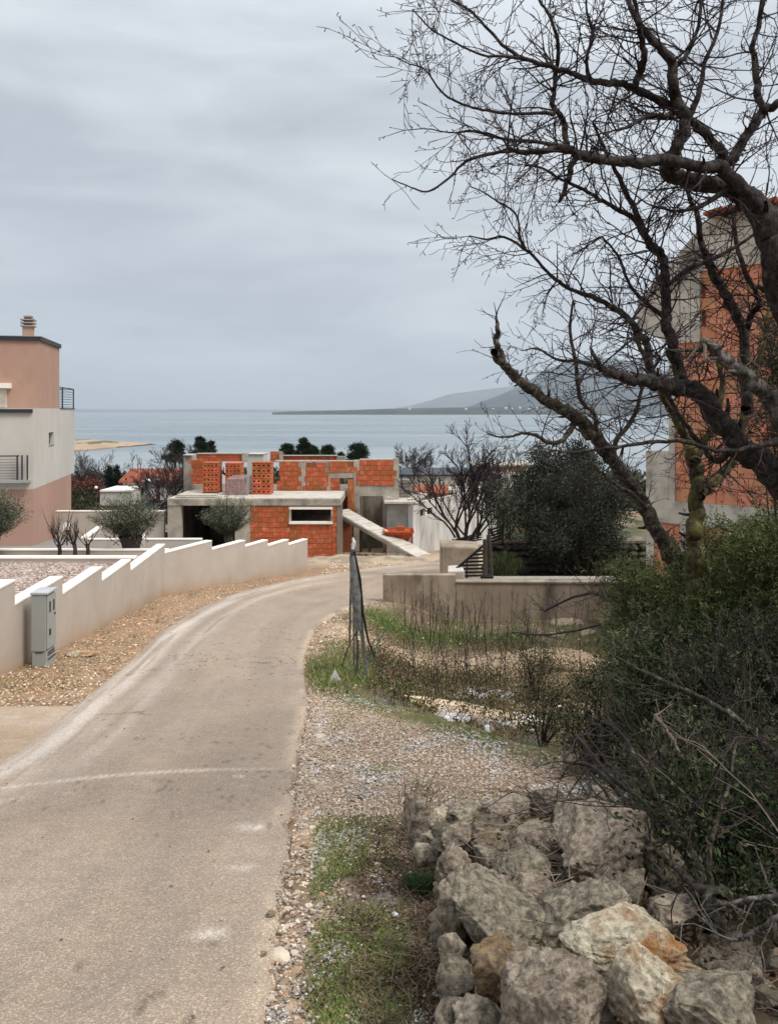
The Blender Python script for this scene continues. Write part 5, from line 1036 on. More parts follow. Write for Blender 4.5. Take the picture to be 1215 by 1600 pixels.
juniper('green juniper left of the lichen covered leaning trunk', (2.55, 7.6, P(0, 985, 7.6).z), (.50, .45, .74), 7000)
juniper('tall juniper growing round the base of the mossy trunk', (3.05, 7.0, P(0, 940, 7.0).z), (.60, .5, .66), 7500)
juniper('yellow green juniper at the right edge of the picture', (2.95, 6.2, P(0, 925, 6.2).z), (.42, .5, .60), 6000, col=[c_(84, 92, 50), c_(70, 80, 46), c_(98, 100, 58)])
juniper('dark upright juniper beyond the limb at the right edge', (3.75, 7.4, P(0, 620, 7.4).z), (.35, .4, 1.0), 3200, col=[c_(48, 56, 38), c_(60, 66, 42)])
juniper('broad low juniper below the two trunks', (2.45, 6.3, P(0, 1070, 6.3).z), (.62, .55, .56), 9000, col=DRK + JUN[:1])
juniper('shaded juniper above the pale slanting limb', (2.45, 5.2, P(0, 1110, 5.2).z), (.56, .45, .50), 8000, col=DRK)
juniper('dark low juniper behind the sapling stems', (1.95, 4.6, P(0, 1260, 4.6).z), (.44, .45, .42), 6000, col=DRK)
juniper('small green juniper right of the sapling trunk', (1.55, 3.5, P(0, 1330, 3.5).z), (.36, .35, .34), 2600, col=[c_(66, 86, 44), c_(50, 62, 38), c_(40, 48, 34)], Ln=.06, W=.006)
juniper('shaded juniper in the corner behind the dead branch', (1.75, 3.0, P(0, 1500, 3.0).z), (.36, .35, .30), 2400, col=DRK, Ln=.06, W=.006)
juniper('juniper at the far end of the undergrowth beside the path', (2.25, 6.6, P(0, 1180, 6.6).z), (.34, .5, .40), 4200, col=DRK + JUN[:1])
juniper('dark juniper filling the gap under the block house', (4.4, 8.4, P(0, 880, 8.4).z), (.8, .6, .7), 4200, Ln=.1, W=.012)
# leafy ground cover deeper in the shade
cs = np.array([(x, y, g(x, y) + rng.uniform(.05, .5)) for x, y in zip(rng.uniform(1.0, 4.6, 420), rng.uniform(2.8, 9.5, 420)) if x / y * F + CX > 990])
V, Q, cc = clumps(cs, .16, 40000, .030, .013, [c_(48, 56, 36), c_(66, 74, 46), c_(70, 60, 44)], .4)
a = Acc(); a.add(V, Q, cc); tag(a.build('ground_cover', M_leaf), 'dark ivy and leafy ground cover under the trees', kind='stuff')

# big dark evergreen tree in the middle distance
def crown_tree(name, label, base, c, r, n, Ln, Wd, col, ncl=90, rad=.5, m=M_bark, stems=5, tr=.12, cat='tree', group=None, shell=.45, up=.4, var=.35):
    t_ = thing(name, label, cat, base, group); cs = ell(c, r, ncl, shell); cs = cs + rng.normal(size=cs.shape) * np.asarray(r) * .14
    V, Q, cc = clumps(cs, rad, n, Ln, Wd, col, var, up); a = Acc(); a.add(V, Q, cc); a.build('crown', M_leaf, t_)
    b = Acc(); bb = np.array(base, float)
    for k in range(stems):
        q = cs[k * 3 % ncl]; m_ = bb + (q - bb) * .5 + rng.normal(size=3) * tr; b.tube([bb + rng.normal(size=3) * tr * .5 - np.array((0, 0, .1)), bb + (m_ - bb) * .5 + rng.normal(size=3) * tr * .4, m_, q], [tr, tr * .8, tr * .55, tr * .2], 7)
    b.build('trunk', m, t_); return t_
c = P(880, 795, 26.5)
crown_tree('holm_oak', 'large dark rounded evergreen tree above the stone terrace wall', (P(905, 900, 27).x, 27, g(6.3, 27)), (c.x, 27, c.z - .1), (2.35, 1.9, 2.05), 80000, .085, .032, [c_(54, 58, 46), c_(70, 74, 60), c_(44, 48, 40), c_(88, 90, 76)], 120, .36, stems=12, tr=.14)
c = P(905, 735, 28)
crown_tree('holm_oak', 'upper dark evergreen crown rising behind the rounded tree', (P(930, 900, 29).x, 29, g(7, 29)), (c.x, 29, c.z - .6), (1.5, 1.2, 1.3), 16000, .11, .045, [c_(54, 58, 46), c_(72, 76, 62), c_(48, 52, 42)], 80, .4, stems=4)
crown_tree('grassy_shrub', 'green spiky shrub at the foot of the stone terrace wall', tuple(P(790, 900, 24.5)), tuple(P(790, 888, 24.5)), (.35, .3, .30), 1600, .2, .015, [c_(66, 78, 44), c_(90, 96, 58)], 20, .16, stems=2, tr=.02, cat='shrub', up=1.5)
# olive trees in the garden
OLV = [c_(118, 122, 100), c_(92, 98, 76), c_(146, 148, 128), c_(78, 84, 62)]
def olive(label, px, pyb, Y, w, h, n, tr, lean=0):
    base = P(px, pyb, Y); t_ = thing('olive_tree', label, 'tree', tuple(base), 'olive trees planted in the garden terraces')
    c = np.array((base.x + lean, base.y, base.z + h * .62)); r = np.array((w / 2, w / 2 * .85, h * .42)); stems = Acc(); lf = Acc(); bb = np.array(base)
    top = bb + np.array((lean * .3, 0, h * .30)); k = 9
    V, Q = tube_np([bb - (0, 0, .1), bb + (.01, 0, h * .1), bb + (-.01, .01, h * .2), top], np.array([tr * 1.25, tr, tr * 1.15, tr * 1.25]), 12); V = V + rng.normal(size=V.shape) * tr * .10
    mesh_np('trunk', V, Q, M_bark if tr > .2 else M_barkl, t_, True)
    C = []; D = []
    for i_ in range(150):
        u = unit(rng.normal(size=3)); u[2] = abs(u[2]) * .95 - .12 if i_ % 4 else u[2] * .4; e = c + u * r * rng.uniform(.55, 1.22); s = top + rng.normal(size=3) * tr * .6
        mid = s + (e - s) * .5 + np.array((0, 0, -.03)) + rng.normal(size=3) * .05; stems.tube([s, mid, e], [.014, .008, .003], 4)
        for f in np.linspace(.30, 1.04, 13): C.append(s + (e - s) * f if f > .5 else s + (mid - s) * f * 2); D.append(u)
    stems.build('branches', M_bark, t_)['kind'] = 'stuff'
    C = np.array(C); D = np.array(D); kk = rng.integers(0, len(C), n); Cc = C[kk] + rng.normal(size=(n, 3)) * .055; Dd = unit(D[kk] + rng.normal(size=(n, 3)) * .6 + (0, 0, .3))
    V, Q = leaves(Cc, Dd, .085, .018); cc = np.asarray(OLV)[rng.integers(0, 4, n)] * np.clip(1 + rng.normal(0, .25, (n, 1)), .5, 1.6); cc = cc * np.clip(1 + .25 * np.sin(kk * .37), .6, 1.3)[:, None]; lf.add(V, Q, np.repeat(np.clip(cc, 0, 1), 4, 0)); lf.build('crown', M_leaf, t_)
    return t_
olive('big olive tree with a very thick gnarled trunk in the garden', 205, 866, 25.9, 2.25, 1.95, 15000, .30)
olive('smaller olive tree standing before the dark garage opening', 358, 862, 32.6, 2.0, 2.4, 12000, .15)
olive('olive tree cut by the left picture edge beside the villa', -8, 868, 24.5, 1.7, 2.05, 11000, .10, .05)
# pruned bare shrubs before the villa
for k, (px, Y, lab) in enumerate(((93, 25.0, 'leftmost pruned bare shrub against the villa'), (117, 24.8, 'middle and widest of the three pruned bare shrubs'), (137, 25.1, 'rightmost and smallest pruned bare shrub'))):
    b = P(px, 869, Y); t_ = thing('pruned_shrub', lab, 'shrub', tuple(b), 'three pruned bare shrubs in the garden'); bb = np.array(b); ac = Acc(); W = np.array([bb - (0, 0, .1), bb + (.02, 0, .18), bb + (-.01, 0, .38)]); V, Q = tube_np(W, [.07, .055, .06], 8); mesh_np('trunk', V, Q, M_bark, t_, True)
    for j in range((9, 13, 6)[k]): grow(ac, W[-1] - (0, 0, rng.uniform(0, .15)), unit(np.array((rng.normal(0, .5), rng.normal(0, .4), 1.0))), (1.15, .8, .7)[k] * rng.uniform(.6, 1.1), .016, 1, .12, .06, False, 3, .45, .6)
    ac.build('branches', M_twig, t_)['kind'] = 'stuff'
# bare tree before the rendered wing
def far_bare(label, px, pyb, Y, H, n0, spread, r0, m=M_bark, group=None, base_h=.25, maxl=3, name='bare_tree', nt=3):
    b = P(px, pyb, Y); bb = np.array(b); t_ = thing(name, label, 'tree', tuple(b), group); ac = Acc(); tk = Acc()
    for s in range(nt):
        e = bb + np.array(((s - (nt - 1) / 2) * .35 * H / 3.5, 0, H * base_h)); tk.tube([bb - (0, 0, .2), (bb + e) / 2 + (rng.normal() * .05, 0, 0), e], [r0, r0 * .85, r0 * .7], 8)
        for j in range(n0):
            d = unit(np.array((rng.uniform(-1, 1) * spread + (s - 1) * .35, rng.normal(0, .5) * spread, 1.0))); L_ = H * rng.uniform(.45, .80)
            scale_grow(ac, e - (0, 0, rng.uniform(0, H * .1)), d, L_, r0 * .5, 0, maxl)
    tk.build('trunk', m, t_); ac.build('branches', M_twig, t_)['kind'] = 'stuff'; return t_
def scale_grow(acc, p, d, L_, r, lvl, maxl):
    n = 7; st = L_ / n; pts = [p.copy()]; dd = unit(d); kids = []
    for i in range(n):
        dd = unit(dd + rng.normal(size=3) * .13 + np.array((0, 0, .035))); p = p + dd * st; pts.append(p.copy())
        if lvl < maxl and i > 0:
            for _ in range(1 + (rng.random() < .4)): kids.append((p.copy(), unit(dd + unit(np.cross(dd, rng.normal(size=3))) * rng.uniform(.4, .9)), L_ * rng.uniform(.3, .55) * (1 - .4 * i / n)))
    acc.tube(pts, np.linspace(r, max(r * .3, .0035), n + 1), 4 if lvl < 2 else 3)
    for q in kids: scale_grow(acc, q[0], q[1], q[2], max(r * .5, .0042), lvl + 1, maxl)
far_bare('spreading many stemmed bare tree before the rendered wall', 728, 868, 29, 4.0, 5, .75, .085)
far_bare('thin bare tree behind the spreading one near the evergreen', 782, 865, 33, 3.6, 3, .5, .06)
far_bare('grey bare tree between the tiled house and the unfinished house', 262, 815, 55, 4.6, 6, .9, .10)
far_bare('pale bare tree by the sea left of the dark clipped cypress', 146, 800, 95, 6.4, 6, .7, .12)
far_bare('small bare tree just right of the villa', 122, 805, 88, 4.6, 5, .7, .1)
far_bare('bare tree rising behind the left rear wall of the unfinished house', 285, 800, 62, 4.8, 5, .6, .1)
far_bare('row of thin bare trees behind the grey building', 645, 745, 75, 2.8, 5, 1.0, .05, nt=5)
crown_tree('red_shrub', 'russet leaved shrub right of the villa', tuple(P(133, 800, 80)), tuple(P(135, 765, 80)), (1.7, 1, .8), 2600, .22, .12, [c_(140, 70, 62), c_(110, 60, 54), c_(90, 66, 50)], 30, .5, stems=3, cat='shrub')
for k, (px, py, Y, rx, rz_, lab) in enumerate([(128, 790, 72, 2.6, 1.3, 'dark green hedge shrub below the russet shrub'), (152, 798, 70, 2.0, 1.1, 'dark hedge shrub left of the white annex'), (170, 812, 66, 1.7, .9, 'green shrub at the foot of the white annex'), (142, 778, 84, 3.2, .8, 'brown leafless thicket behind the hedge')]):
    crown_tree('hedge_shrub', lab, tuple(P(px, py + 25, Y)), tuple(P(px, py, Y)), (rx, 1.2, rz_), 3200, .2, .1, [c_(64, 66, 46), c_(50, 54, 40), c_(84, 78, 58)] if k < 3 else [c_(96, 78, 70), c_(80, 66, 58)], 36, .5, stems=3, cat='shrub', group='shrubs right of the villa')
for px, w, lab in ((171.5, 5.5, 'left one of the two clipped dark cypresses'), (182.5, 5.8, 'right one of the two clipped dark cypresses')):
    b = P(px, 775, 76); c = P(px, 748, 76); crown_tree('cypress', lab, tuple(b), tuple(c), (w / F * 76, .5, 1.15), 5200, .12, .06, [c_(34, 50, 42), c_(26, 40, 36), c_(44, 58, 46)], 60, .22, stems=2, tr=.08, group='two clipped cypresses by the annex', up=1.2, shell=.2)
PIN = [c_(40, 54, 36), c_(54, 66, 42), c_(32, 44, 32), c_(68, 78, 50)]
def pine(label, px, pyt, pyb, Y, w, n=5200, name='pine_tree'):
    b = P(px, pyb + 40, Y); zt, zb = P(px, pyt, Y).z, P(px, pyb, Y).z; w2 = w / 2 / F * Y; t_ = thing(name, label, 'tree', tuple(b), 'dark pines rising behind the unfinished house')
    cs = []
    for k in range(26): f = k / 26; a = rng.uniform(0, 6.28); rr = w2 * (1 - f ** 1.5 * .75) * rng.uniform(.35, 1.0); cs.append((b.x + math.cos(a) * rr, Y + math.sin(a) * rr, zb + (zt - zb) * (f * .92 + rng.uniform(-.05, .08))))
    V, Q, cc = clumps(cs, w2 * .34, n, .34, .07, PIN, .3, .6, flat=.55); a = Acc(); a.add(V, Q, cc); a.build('crown', M_leaf, t_)
    q = Acc(); bb = np.array(b); q.tube([bb, (b.x, Y, zb), (b.x, Y, zt - .3)], [.16, .12, .04], 6)
    for c in cs[::2]: q.tube([(b.x, Y, c[2] - .3), c], [.05, .02], 4)
    q.build('trunk', M_bark, t_)
pine('wide dark pine left of the rear concrete column', 274, 691, 722, 85, 34); pine('narrow pine peeping over the left brick wall', 313, 684, 715, 90, 24); pine('slim pine top right of the narrow pine', 329, 690, 712, 92, 14, 2500)
pine('low pine at the left end of the tall row', 450, 695, 716, 95, 26); pine('tallest pine in the row behind the roof line', 474, 686, 716, 92, 24); pine('low round pine right of the tallest one', 490, 699, 716, 96, 20, 3000); pine('low flat pine behind the roof beam', 513, 697, 717, 94, 24, 3600)
pine('lone rounded pine right of the row', 557, 695, 722, 88, 38); pine('tiny pine top between the row and the lone pine', 532, 708, 722, 98, 12, 1500)
crown_tree('cypress', 'small pointed cypress behind the spreading bare tree', tuple(P(756, 760, 78)), tuple(P(756, 738, 78)), (.34, .3, 1.1), 1800, .12, .05, PIN, 26, .2, stems=1, tr=.05, up=1.5, shell=.1)
# trees filling the slope towards the sea (seen between and beside the houses)
bel = Acc()
for k in range(150):
    x = rng.uniform(-90, 90); Y = rng.uniform(105, 300); s = rng.uniform(1.6, 3.6); z = g(x, Y)
    cs = ell((x, Y, z + s * .8), (s, s, s * .8), 14, .5); V, Q, cc = clumps(cs, s * .4, 420, .8, .5, [c_(60, 66, 44), c_(48, 56, 40), c_(88, 80, 62)], .3); bel.add(V, Q, cc)
tag(bel.build('coastal_scrub', M_leaf), 'scrub and woodland covering the slope down to the sea', kind='stuff')
# ---------------------------------------------------------------- foreground: rubble wall, gravel, grass, litter, fence posts
dw = thing('rubble_wall', 'loose dry limestone rubble wall along the right foreground', 'wall', (.7, 3, g(.7, 3)))
ow = org(dw)
# (px0, px1, py0, py1, Y, material, seed, tilt, name label)
HS = [(888, 1068, 1452, 1560, 2.42, M_stonet, 101, -.05, 'large pale boulder with an orange stained top'),
 (957, 1120, 1512, 1660, 2.22, M_stonet, 102, .25, 'cream and rust boulder at the bottom edge'),
 (1045, 1215, 1560, 1670, 2.15, M_stone, 103, .1, 'dark grey boulder at the bottom right corner'),
 (783, 940, 1518, 1700, 2.2, M_stonep, 104, .35, 'pinkish grey tilted boulder at the bottom edge'),
 (733, 822, 1478, 1572, 2.5, M_stoneo, 105, .5, 'rust coloured broken boulder'),
 (716, 884, 1408, 1508, 2.78, M_stone, 106, .35, 'grey slanting boulder'),
 (690, 800, 1360, 1452, 3.05, M_stonep, 107, .3, 'tan grey boulder with hollow underside'),
 (829, 1020, 1412, 1545, 2.72, M_stone, 108, -.45, 'long grey slab sloping to the left'),
 (768, 858, 1338, 1394, 3.3, M_stone, 109, .1, None), (862, 1045, 1274, 1425, 3.3, M_stonep, 110, .1, 'broad flat rock in the middle of the rubble wall'),
 (682, 735, 1325, 1405, 3.35, M_stonep, 111, 0, None), (712, 790, 1560, 1640, 2.4, M_stone, 112, 0, None), (684, 745, 1500, 1565, 2.62, M_stone, 113, 0, None),
 (1020, 1098, 1408, 1490, 2.9, M_stonep, 114, 0, None), (895, 985, 1512, 1600, 2.5, M_stone, 115, 0, None), (684, 730, 1400, 1470, 2.95, M_stone, 116, 0, None),
 (684, 725, 1455, 1515, 2.75, M_stonep, 117, .2, None), (800, 870, 1370, 1420, 3.1, M_stonep, 118, 0, None), (740, 790, 1325, 1362, 3.5, M_stone, 119, 0, None),
 (875, 945, 1268, 1310, 3.95, M_stonep, 120, 0, None), (950, 1010, 1290, 1350, 3.7, M_stone, 121, 0, None), (1010, 1075, 1330, 1410, 3.3, M_stone, 122, 0, None),
 (800, 872, 1290, 1345, 3.75, M_stonep, 123, 0, None), (735, 800, 1290, 1335, 3.9, M_stone, 124, 0, None), (690, 745, 1288, 1335, 3.9, M_stonep, 125, 0, None),
 (630, 672, 1242, 1320, 4.35, M_stonep, 126, 0, 'upright grey stone at the far corner of the rubble wall'), (668, 712, 1268, 1305, 4.5, M_stonet, 127, 0, None), (655, 700, 1298, 1330, 4.2, M_stone, 128, 0, None),
 (645, 685, 1318, 1348, 4.0, M_stone, 129, 0, None), (822, 900, 1232, 1282, 4.35, M_stonep, 130, 0, None), (900, 960, 1235, 1280, 4.4, M_stone, 131, 0, None), (760, 830, 1248, 1300, 4.3, M_stonep, 132, 0, None), (700, 765, 1262, 1300, 4.3, M_stone, 133, 0, None),
 (684, 735, 1560, 1620, 2.5, M_stonep, 134, 0, None), (690, 740, 1600, 1680, 2.3, M_stone, 135, 0, None), (1075, 1140, 1500, 1570, 2.6, M_stone, 136, 0, None), (1130, 1215, 1500, 1590, 2.5, M_stonep, 137, 0, None), (960, 1010, 1360, 1420, 3.1, M_stone, 138, 0, None)]
for (x0, x1, y0, y1, Y, m, sd_, tl, lab) in HS:
    w = (x1 - x0) / F * Y; h = (y1 - y0) / F * Y; c = P((x0 + x1) / 2, (y0 + y1) / 2, Y); big = w > .12
    sub = 6 if w > .22 else (5 if w > .13 else 4)
    me = rock_mesh('stone', sd_, sub, 18 if big else 13, .12, (w * .56, w * .50, h * .56))
    o = link('stone', me, m, dw, c - ow + Vector((0, w * .25, -.02)), (0, tl * .3, (sd_ * .37) % .8 - .4))
    if lab: o['label'] = lab
FR = [rock_mesh('stone', 200 + k, 4, 12, .14, (1, .85, .72)) for k in range(12)]
cnt = 0
for k in range(1400):
    x = rng.uniform(.20, 1.3); y = rng.uniform(1.9, 4.75); s = rng.uniform(.018, .070)
    if x > .27 + .6 and rng.random() < .4: continue
    zt = g(x, y); face = x < .36
    z = zt + s * .25 if not face else (g(.1, y) + rng.uniform(0, .34))
    if x / y * F + CX < 676 + rng.uniform(0, 8): continue
    link('stone', FR[k % 12], (M_stone, M_stonep, M_stone, M_stonet)[k % 4] if k % 9 else M_stoneo, dw, Vector((x, y, z)) - ow, (rng.uniform(-.5, .5), rng.uniform(-.5, .5), rng.uniform(0, 6)), (s * rng.uniform(.9, 1.5), s, s)); cnt += 1
    if cnt > 262: break
tw_ = Acc()
for k in range(150):
    x = rng.uniform(.32, 1.25); y = rng.uniform(2.7, 4.8); p = np.array((x, y, g(x, y) + rng.uniform(.06, .14))); a_ = rng.uniform(0, 6.28)
    grow(tw_, p, np.array((math.cos(a_), math.sin(a_), rng.normal(.05, .15))), rng.uniform(.08, .30), .0026, 1, .18, -.01, False, 2, .5)
tag(tw_.build('dry_twigs', M_twigl), 'dry brown twigs lying in drifts over the rubble wall', kind='stuff')
# pebbles
def strew(label, X, Y, S, cols, name='pebbles', w=None, up=.0, flat=.6):
    Z = G(X, Y) + S * .15 + up; V, Q = pebbles(np.stack([X, Y, Z], -1), S, flat); n = len(X)
    cc = np.asarray(cols)[rng.integers(0, len(cols), n)] * np.clip(1 + rng.normal(0, .16, (n, 1)), .5, 1.4)
    return tag(mesh_np(name, V, Q, M_tint, None, False, np.repeat(np.clip(cc, 0, 1), 8, 0)), label, kind='stuff')
GC = [c_(196, 174, 152), c_(184, 156, 130), c_(172, 160, 148), c_(208, 192, 172), c_(166, 134, 108), c_(192, 182, 170), c_(150, 136, 122)]
def samp(n, x0, x1, y0, y1, f, pw=1.0):
    X = rng.uniform(x0, x1, n); Y = y0 * (y1 / y0) ** rng.random(n) ** pw; k = rng.random(n) < f(X, Y); return X[k], Y[k]
def dl_(X, Y): return (X + .9) * .853 + (Y - 11) * .521
# strip along the lane edge
X, Y = samp(30000, -1.7, .1, 2.2, 10.5, lambda x, y: np.exp(-np.clip((x - xr(y) - .02) / (.13 + .02 * y), 0, 9) ** 2) * (x > xr(y) - .05 - .07 * fbm(y * 4, x, 3)) * ss(fbm(x * 5, y * 3, 77), .2, .42)); strew('beige pebbles spilling along the right edge of the lane', X, Y, (1 + (rng.random(len(X)) < .012) * 1.2) * rng.uniform(.004, .012, len(X)) * (1 + (rng.random(len(X)) < .04) * 1.3) * (.8 + Y * .05), GC)
X, Y = samp(60000, -1.3, 2.6, 4.6, 11, lambda x, y: (x > xr(y) + .02) * (dl_(x, y) < .1) * (1 - .8 * m_grass(x, y)) * (1 - ss(x, .75 + .17 * (y - 3), .95 + .17 * (y - 3)))); strew('beige and brown gravel of the parking pad', X, Y, rng.uniform(.004, .012, len(X)) * (.75 + Y * .05), GC)
X, Y = samp(9000, -1.1, 1.8, 4.9, 10.5, lambda x, y: ss(fbm(x * 2.2, y * 1.5, 3), .56, .63) * .8 * (x > xr(y) + .1) * (dl_(x, y) < 0)); strew('patches of pale grey crushed stone', X, Y, rng.uniform(.006, .016, len(X)) * (.8 + Y * .04), [c_(196, 194, 190), c_(176, 176, 176), c_(210, 206, 200)], 'crushed_stone')
X, Y = samp(26000, -.45, .28, 2.3, 5.2, lambda x, y: .04 + ss(fbm(x * 4.5, y * 3.2, 91), .50, .66) * .75); strew('small heaps of pale grey chippings between grass and wall', X, Y, rng.uniform(.002, .007, len(X)), [c_(190, 188, 186), c_(160, 160, 160), c_(206, 202, 198), c_(140, 134, 128)], 'chippings', up=.003)
X, Y = samp(16000, -6.4, -3.3, 9.6, 32, lambda x, y: (x > wallx(y) + .13) * (x < np.interp(y, [p[0] for p in RL], [p[1] for p in RL]) + .03) * (.35 + .65 * fbm(x * 3, y * 2, 4))); strew('reddish beige stones on the verge below the garden wall', X, Y, rng.uniform(.006, .022, len(X)) * (1 + (rng.random(len(X)) < .02)), [c_(214, 184, 152), c_(190, 152, 120), c_(224, 204, 180), c_(150, 118, 94)])
X, Y = samp(9000, -1.2, 5, 11, 21, lambda x, y: (x > xr(y) + .03) * (.15 + np.exp(-((y - 15.6 + .35 * (x - 1.5)) / 1.3) ** 2)) * .8); strew('sandy stones strewn over the empty plot', X, Y, rng.uniform(.010, .032, len(X)), [c_(206, 180, 150), c_(186, 158, 130), c_(216, 204, 188)])
X, Y = samp(2500, -2.6, 2.9, 24, 39, lambda x, y: ((x < np.interp(y, [p[0] for p in RL], [p[1] for p in RL])) & (x > -3.2 + 0 * y)) * 1.0); strew('dusty stones beside the far bend of the lane', X, Y, rng.uniform(.02, .06, len(X)), [c_(206, 180, 150), c_(180, 150, 120), c_(216, 204, 188)])
X, Y = samp(9000, -1.8, 1.2, 10.6, 22, lambda x, y: (x > xr(y) + .0) * np.exp(-((x - xr(y)) / .45) ** 2) * (.35 + .65 * ss(fbm(x * 3, y * 2, 7), .35, .6))); strew('sandy stones along the inside of the bend', X, Y, rng.uniform(.008, .026, len(X)), [c_(216, 190, 160), c_(190, 160, 130), c_(224, 210, 192), c_(140, 116, 94)])
# loose single stones by the lane
for k, (px, py, s, lab) in enumerate(((424, 1438, .028, 'largest loose stone on the lane edge'), (412, 1500, .016, 'loose pebble on the worn asphalt edge'), (660, 1160 - 20, .03, None), (318, 935 + 80, .0, None))):
    if not lab: continue
    p = hit(px, py, 1.5); o = link('loose_stone', FR[k], M_stonet, None, (p.x, p.y, p.z + .03), (0, 0, k), (s, s, s * .7)); tag(o, lab, 'stone')
p = hit(128, 1024, 8); o = link('flat_stone', rock_mesh('flat_stone', 301, 3, 8, .1, (.30, .16, .04)), M_stonet, None, (p.x, p.y, g(p.x, p.y) + .03)); tag(o, 'flat pale stone on the verge beside the grey cabinet', 'stone')
# grass
def blades(label, X, Y, H, cols, W=.004, name='grass', lean=.5, up=0):
    n = len(X); C = np.stack([X, Y, G(X, Y) - .005 + up], -1); D = unit(np.stack([rng.normal(0, lean, n), rng.normal(0, lean, n), np.ones(n)], -1)); S = unit(np.cross(D, rng.normal(size=(n, 3)))); Hh = np.reshape(H, (-1, 1)) * rng.uniform(.5, 1.3, (n, 1)); W = np.reshape(W, (-1, 1))
    tip = C + D * Hh + np.stack([rng.normal(0, 1, n), rng.normal(0, 1, n), -np.abs(rng.normal(0, .5, n))], -1) * Hh * .3; mid = C + D * Hh * .55
    V = np.stack([C - S * W, C + S * W, mid + S * W * .8, mid - S * W * .8, tip, tip + S * W * .15], 1).reshape(-1, 3)
    q = np.array([(0, 1, 2, 3), (3, 2, 5, 4)]); Q = (q[None] + np.arange(n)[:, None, None] * 6).reshape(-1, 4)
    cc = np.asarray(cols)[rng.integers(0, len(cols), n)] * np.clip(1 + rng.normal(0, .22, (n, 1)), .5, 1.5)
    return tag(mesh_np(name, V, Q, M_leaf, None, False, np.repeat(np.clip(cc, 0, 1), 6, 0)), label, kind='stuff')
GR = [c_(106, 132, 60), c_(130, 150, 74), c_(86, 110, 52), c_(148, 156, 90)]; DRY = [c_(176, 156, 124), c_(146, 126, 98), c_(116, 98, 76), c_(196, 178, 146)]
X, Y = samp(130000, -.7, .25, 2.3, 5.6, lambda x, y: m_grass(x, y) ** 1.2); blades('short green grass strip along the foreground verge', X, Y, .026, GR + DRY[:1], .0011, lean=.8)
X, Y = samp(26000, -1.3, 2.0, 5.4, 11.5, lambda x, y: m_grass(x, y) ** 1.5 * (x > xr(y) + .03)); blades('thin green grass growing through the gravel pad', X, Y, .045, GR, .003)
X, Y = samp(24000, -1.6, .6, 10.4, 14.5, lambda x, y: np.exp(-((x + .85) ** 2 / .30 + (y - 12.2) ** 2 / 1.8)) * (x > xr(y) + .02) * .6); blades('tall green grass round the bundled fence posts', X, Y, .15, GR[:3] + DRY[:2], .004, lean=.35)
X, Y = samp(60000, -1.3, 5.5, 11, 21.4, lambda x, y: m_grass(x, y) ** 1.5 * (x > xr(y) + .05)); blades('green grass below the retaining wall and over the plot', X, Y, .08, GR, .007, lean=.5)
X, Y = samp(44000, -.9, 4.6, 9.2, 18.0, lambda x, y: ss(dl_(x, y), .1, .8) * ss(fbm(x * .8, y * .5, 19), .36, .55) * (x > xr(y) + .4) * (1 - .95 * np.exp(-((y - 15.6 + .35 * (x - 1.5)) / 1.25) ** 2)) * (1 - .9 * (np.abs(dl_(x, y) - 1.1) < .5) * (x > .2) * (x < 1.9))); blades('dry brown grass and weeds filling the empty plot', X, Y, .14, DRY + [c_(140, 118, 90), c_(112, 94, 70), c_(110, 112, 70)], .004, 'dry_grass', .6)
X, Y = samp(7000, -6.2, -3.4, 10.5, 30, lambda x, y: (x > wallx(y) + .13) * (x < np.interp(y, [p[0] for p in RL], [p[1] for p in RL]) - .15) * ss(fbm(x * 2.2, y * .9, 17), .50, .60)); blades('sparse weeds on the verge under the garden wall', X, Y, .05, GR[1:] + DRY, .006, 'weeds', .8)
X, Y = samp(5000, -1.2, 3, 21.9, 40, lambda x, y: ((x > 3.0) | (x < -9)) * .5); 
X, Y = samp(9000, 1.8, 6.5, 22.5, 26.8, lambda x, y: (Y := 1.0) * np.ones_like(x)); blades('dark grass between the paving and the stone terrace wall', X, Y, .14, [c_(56, 68, 38), c_(70, 78, 44)], .009)
# dry tall stems
st = Acc()
for k in range(120):
    px = rng.choice([rng.uniform(620, 830), rng.uniform(640, 760), rng.uniform(560, 960)]); Y = rng.uniform(17.5, 21) if k % 3 else rng.uniform(12, 17); x = (px - CX) / F * Y
    h = rng.uniform(.45, 1.15); b = np.array((x, Y, g(x, Y))); tp = b + np.array((rng.normal(0, .1), rng.normal(0, .05), h)); m_ = (b + tp) / 2 + rng.normal(size=3) * .02
    st.tube([b, m_, tp], [.007, .006, .004], 3)
    for j in range(4): f = rng.uniform(.5, 1); q = b + (tp - b) * f; st.tube([q, q + np.array((rng.normal(0, .06), rng.normal(0, .04), rng.uniform(.04, .14)))], [.004, .003], 3)
tag(st.build('dry_stems', M_twig), 'tall dry weed stems before the retaining wall', kind='stuff')
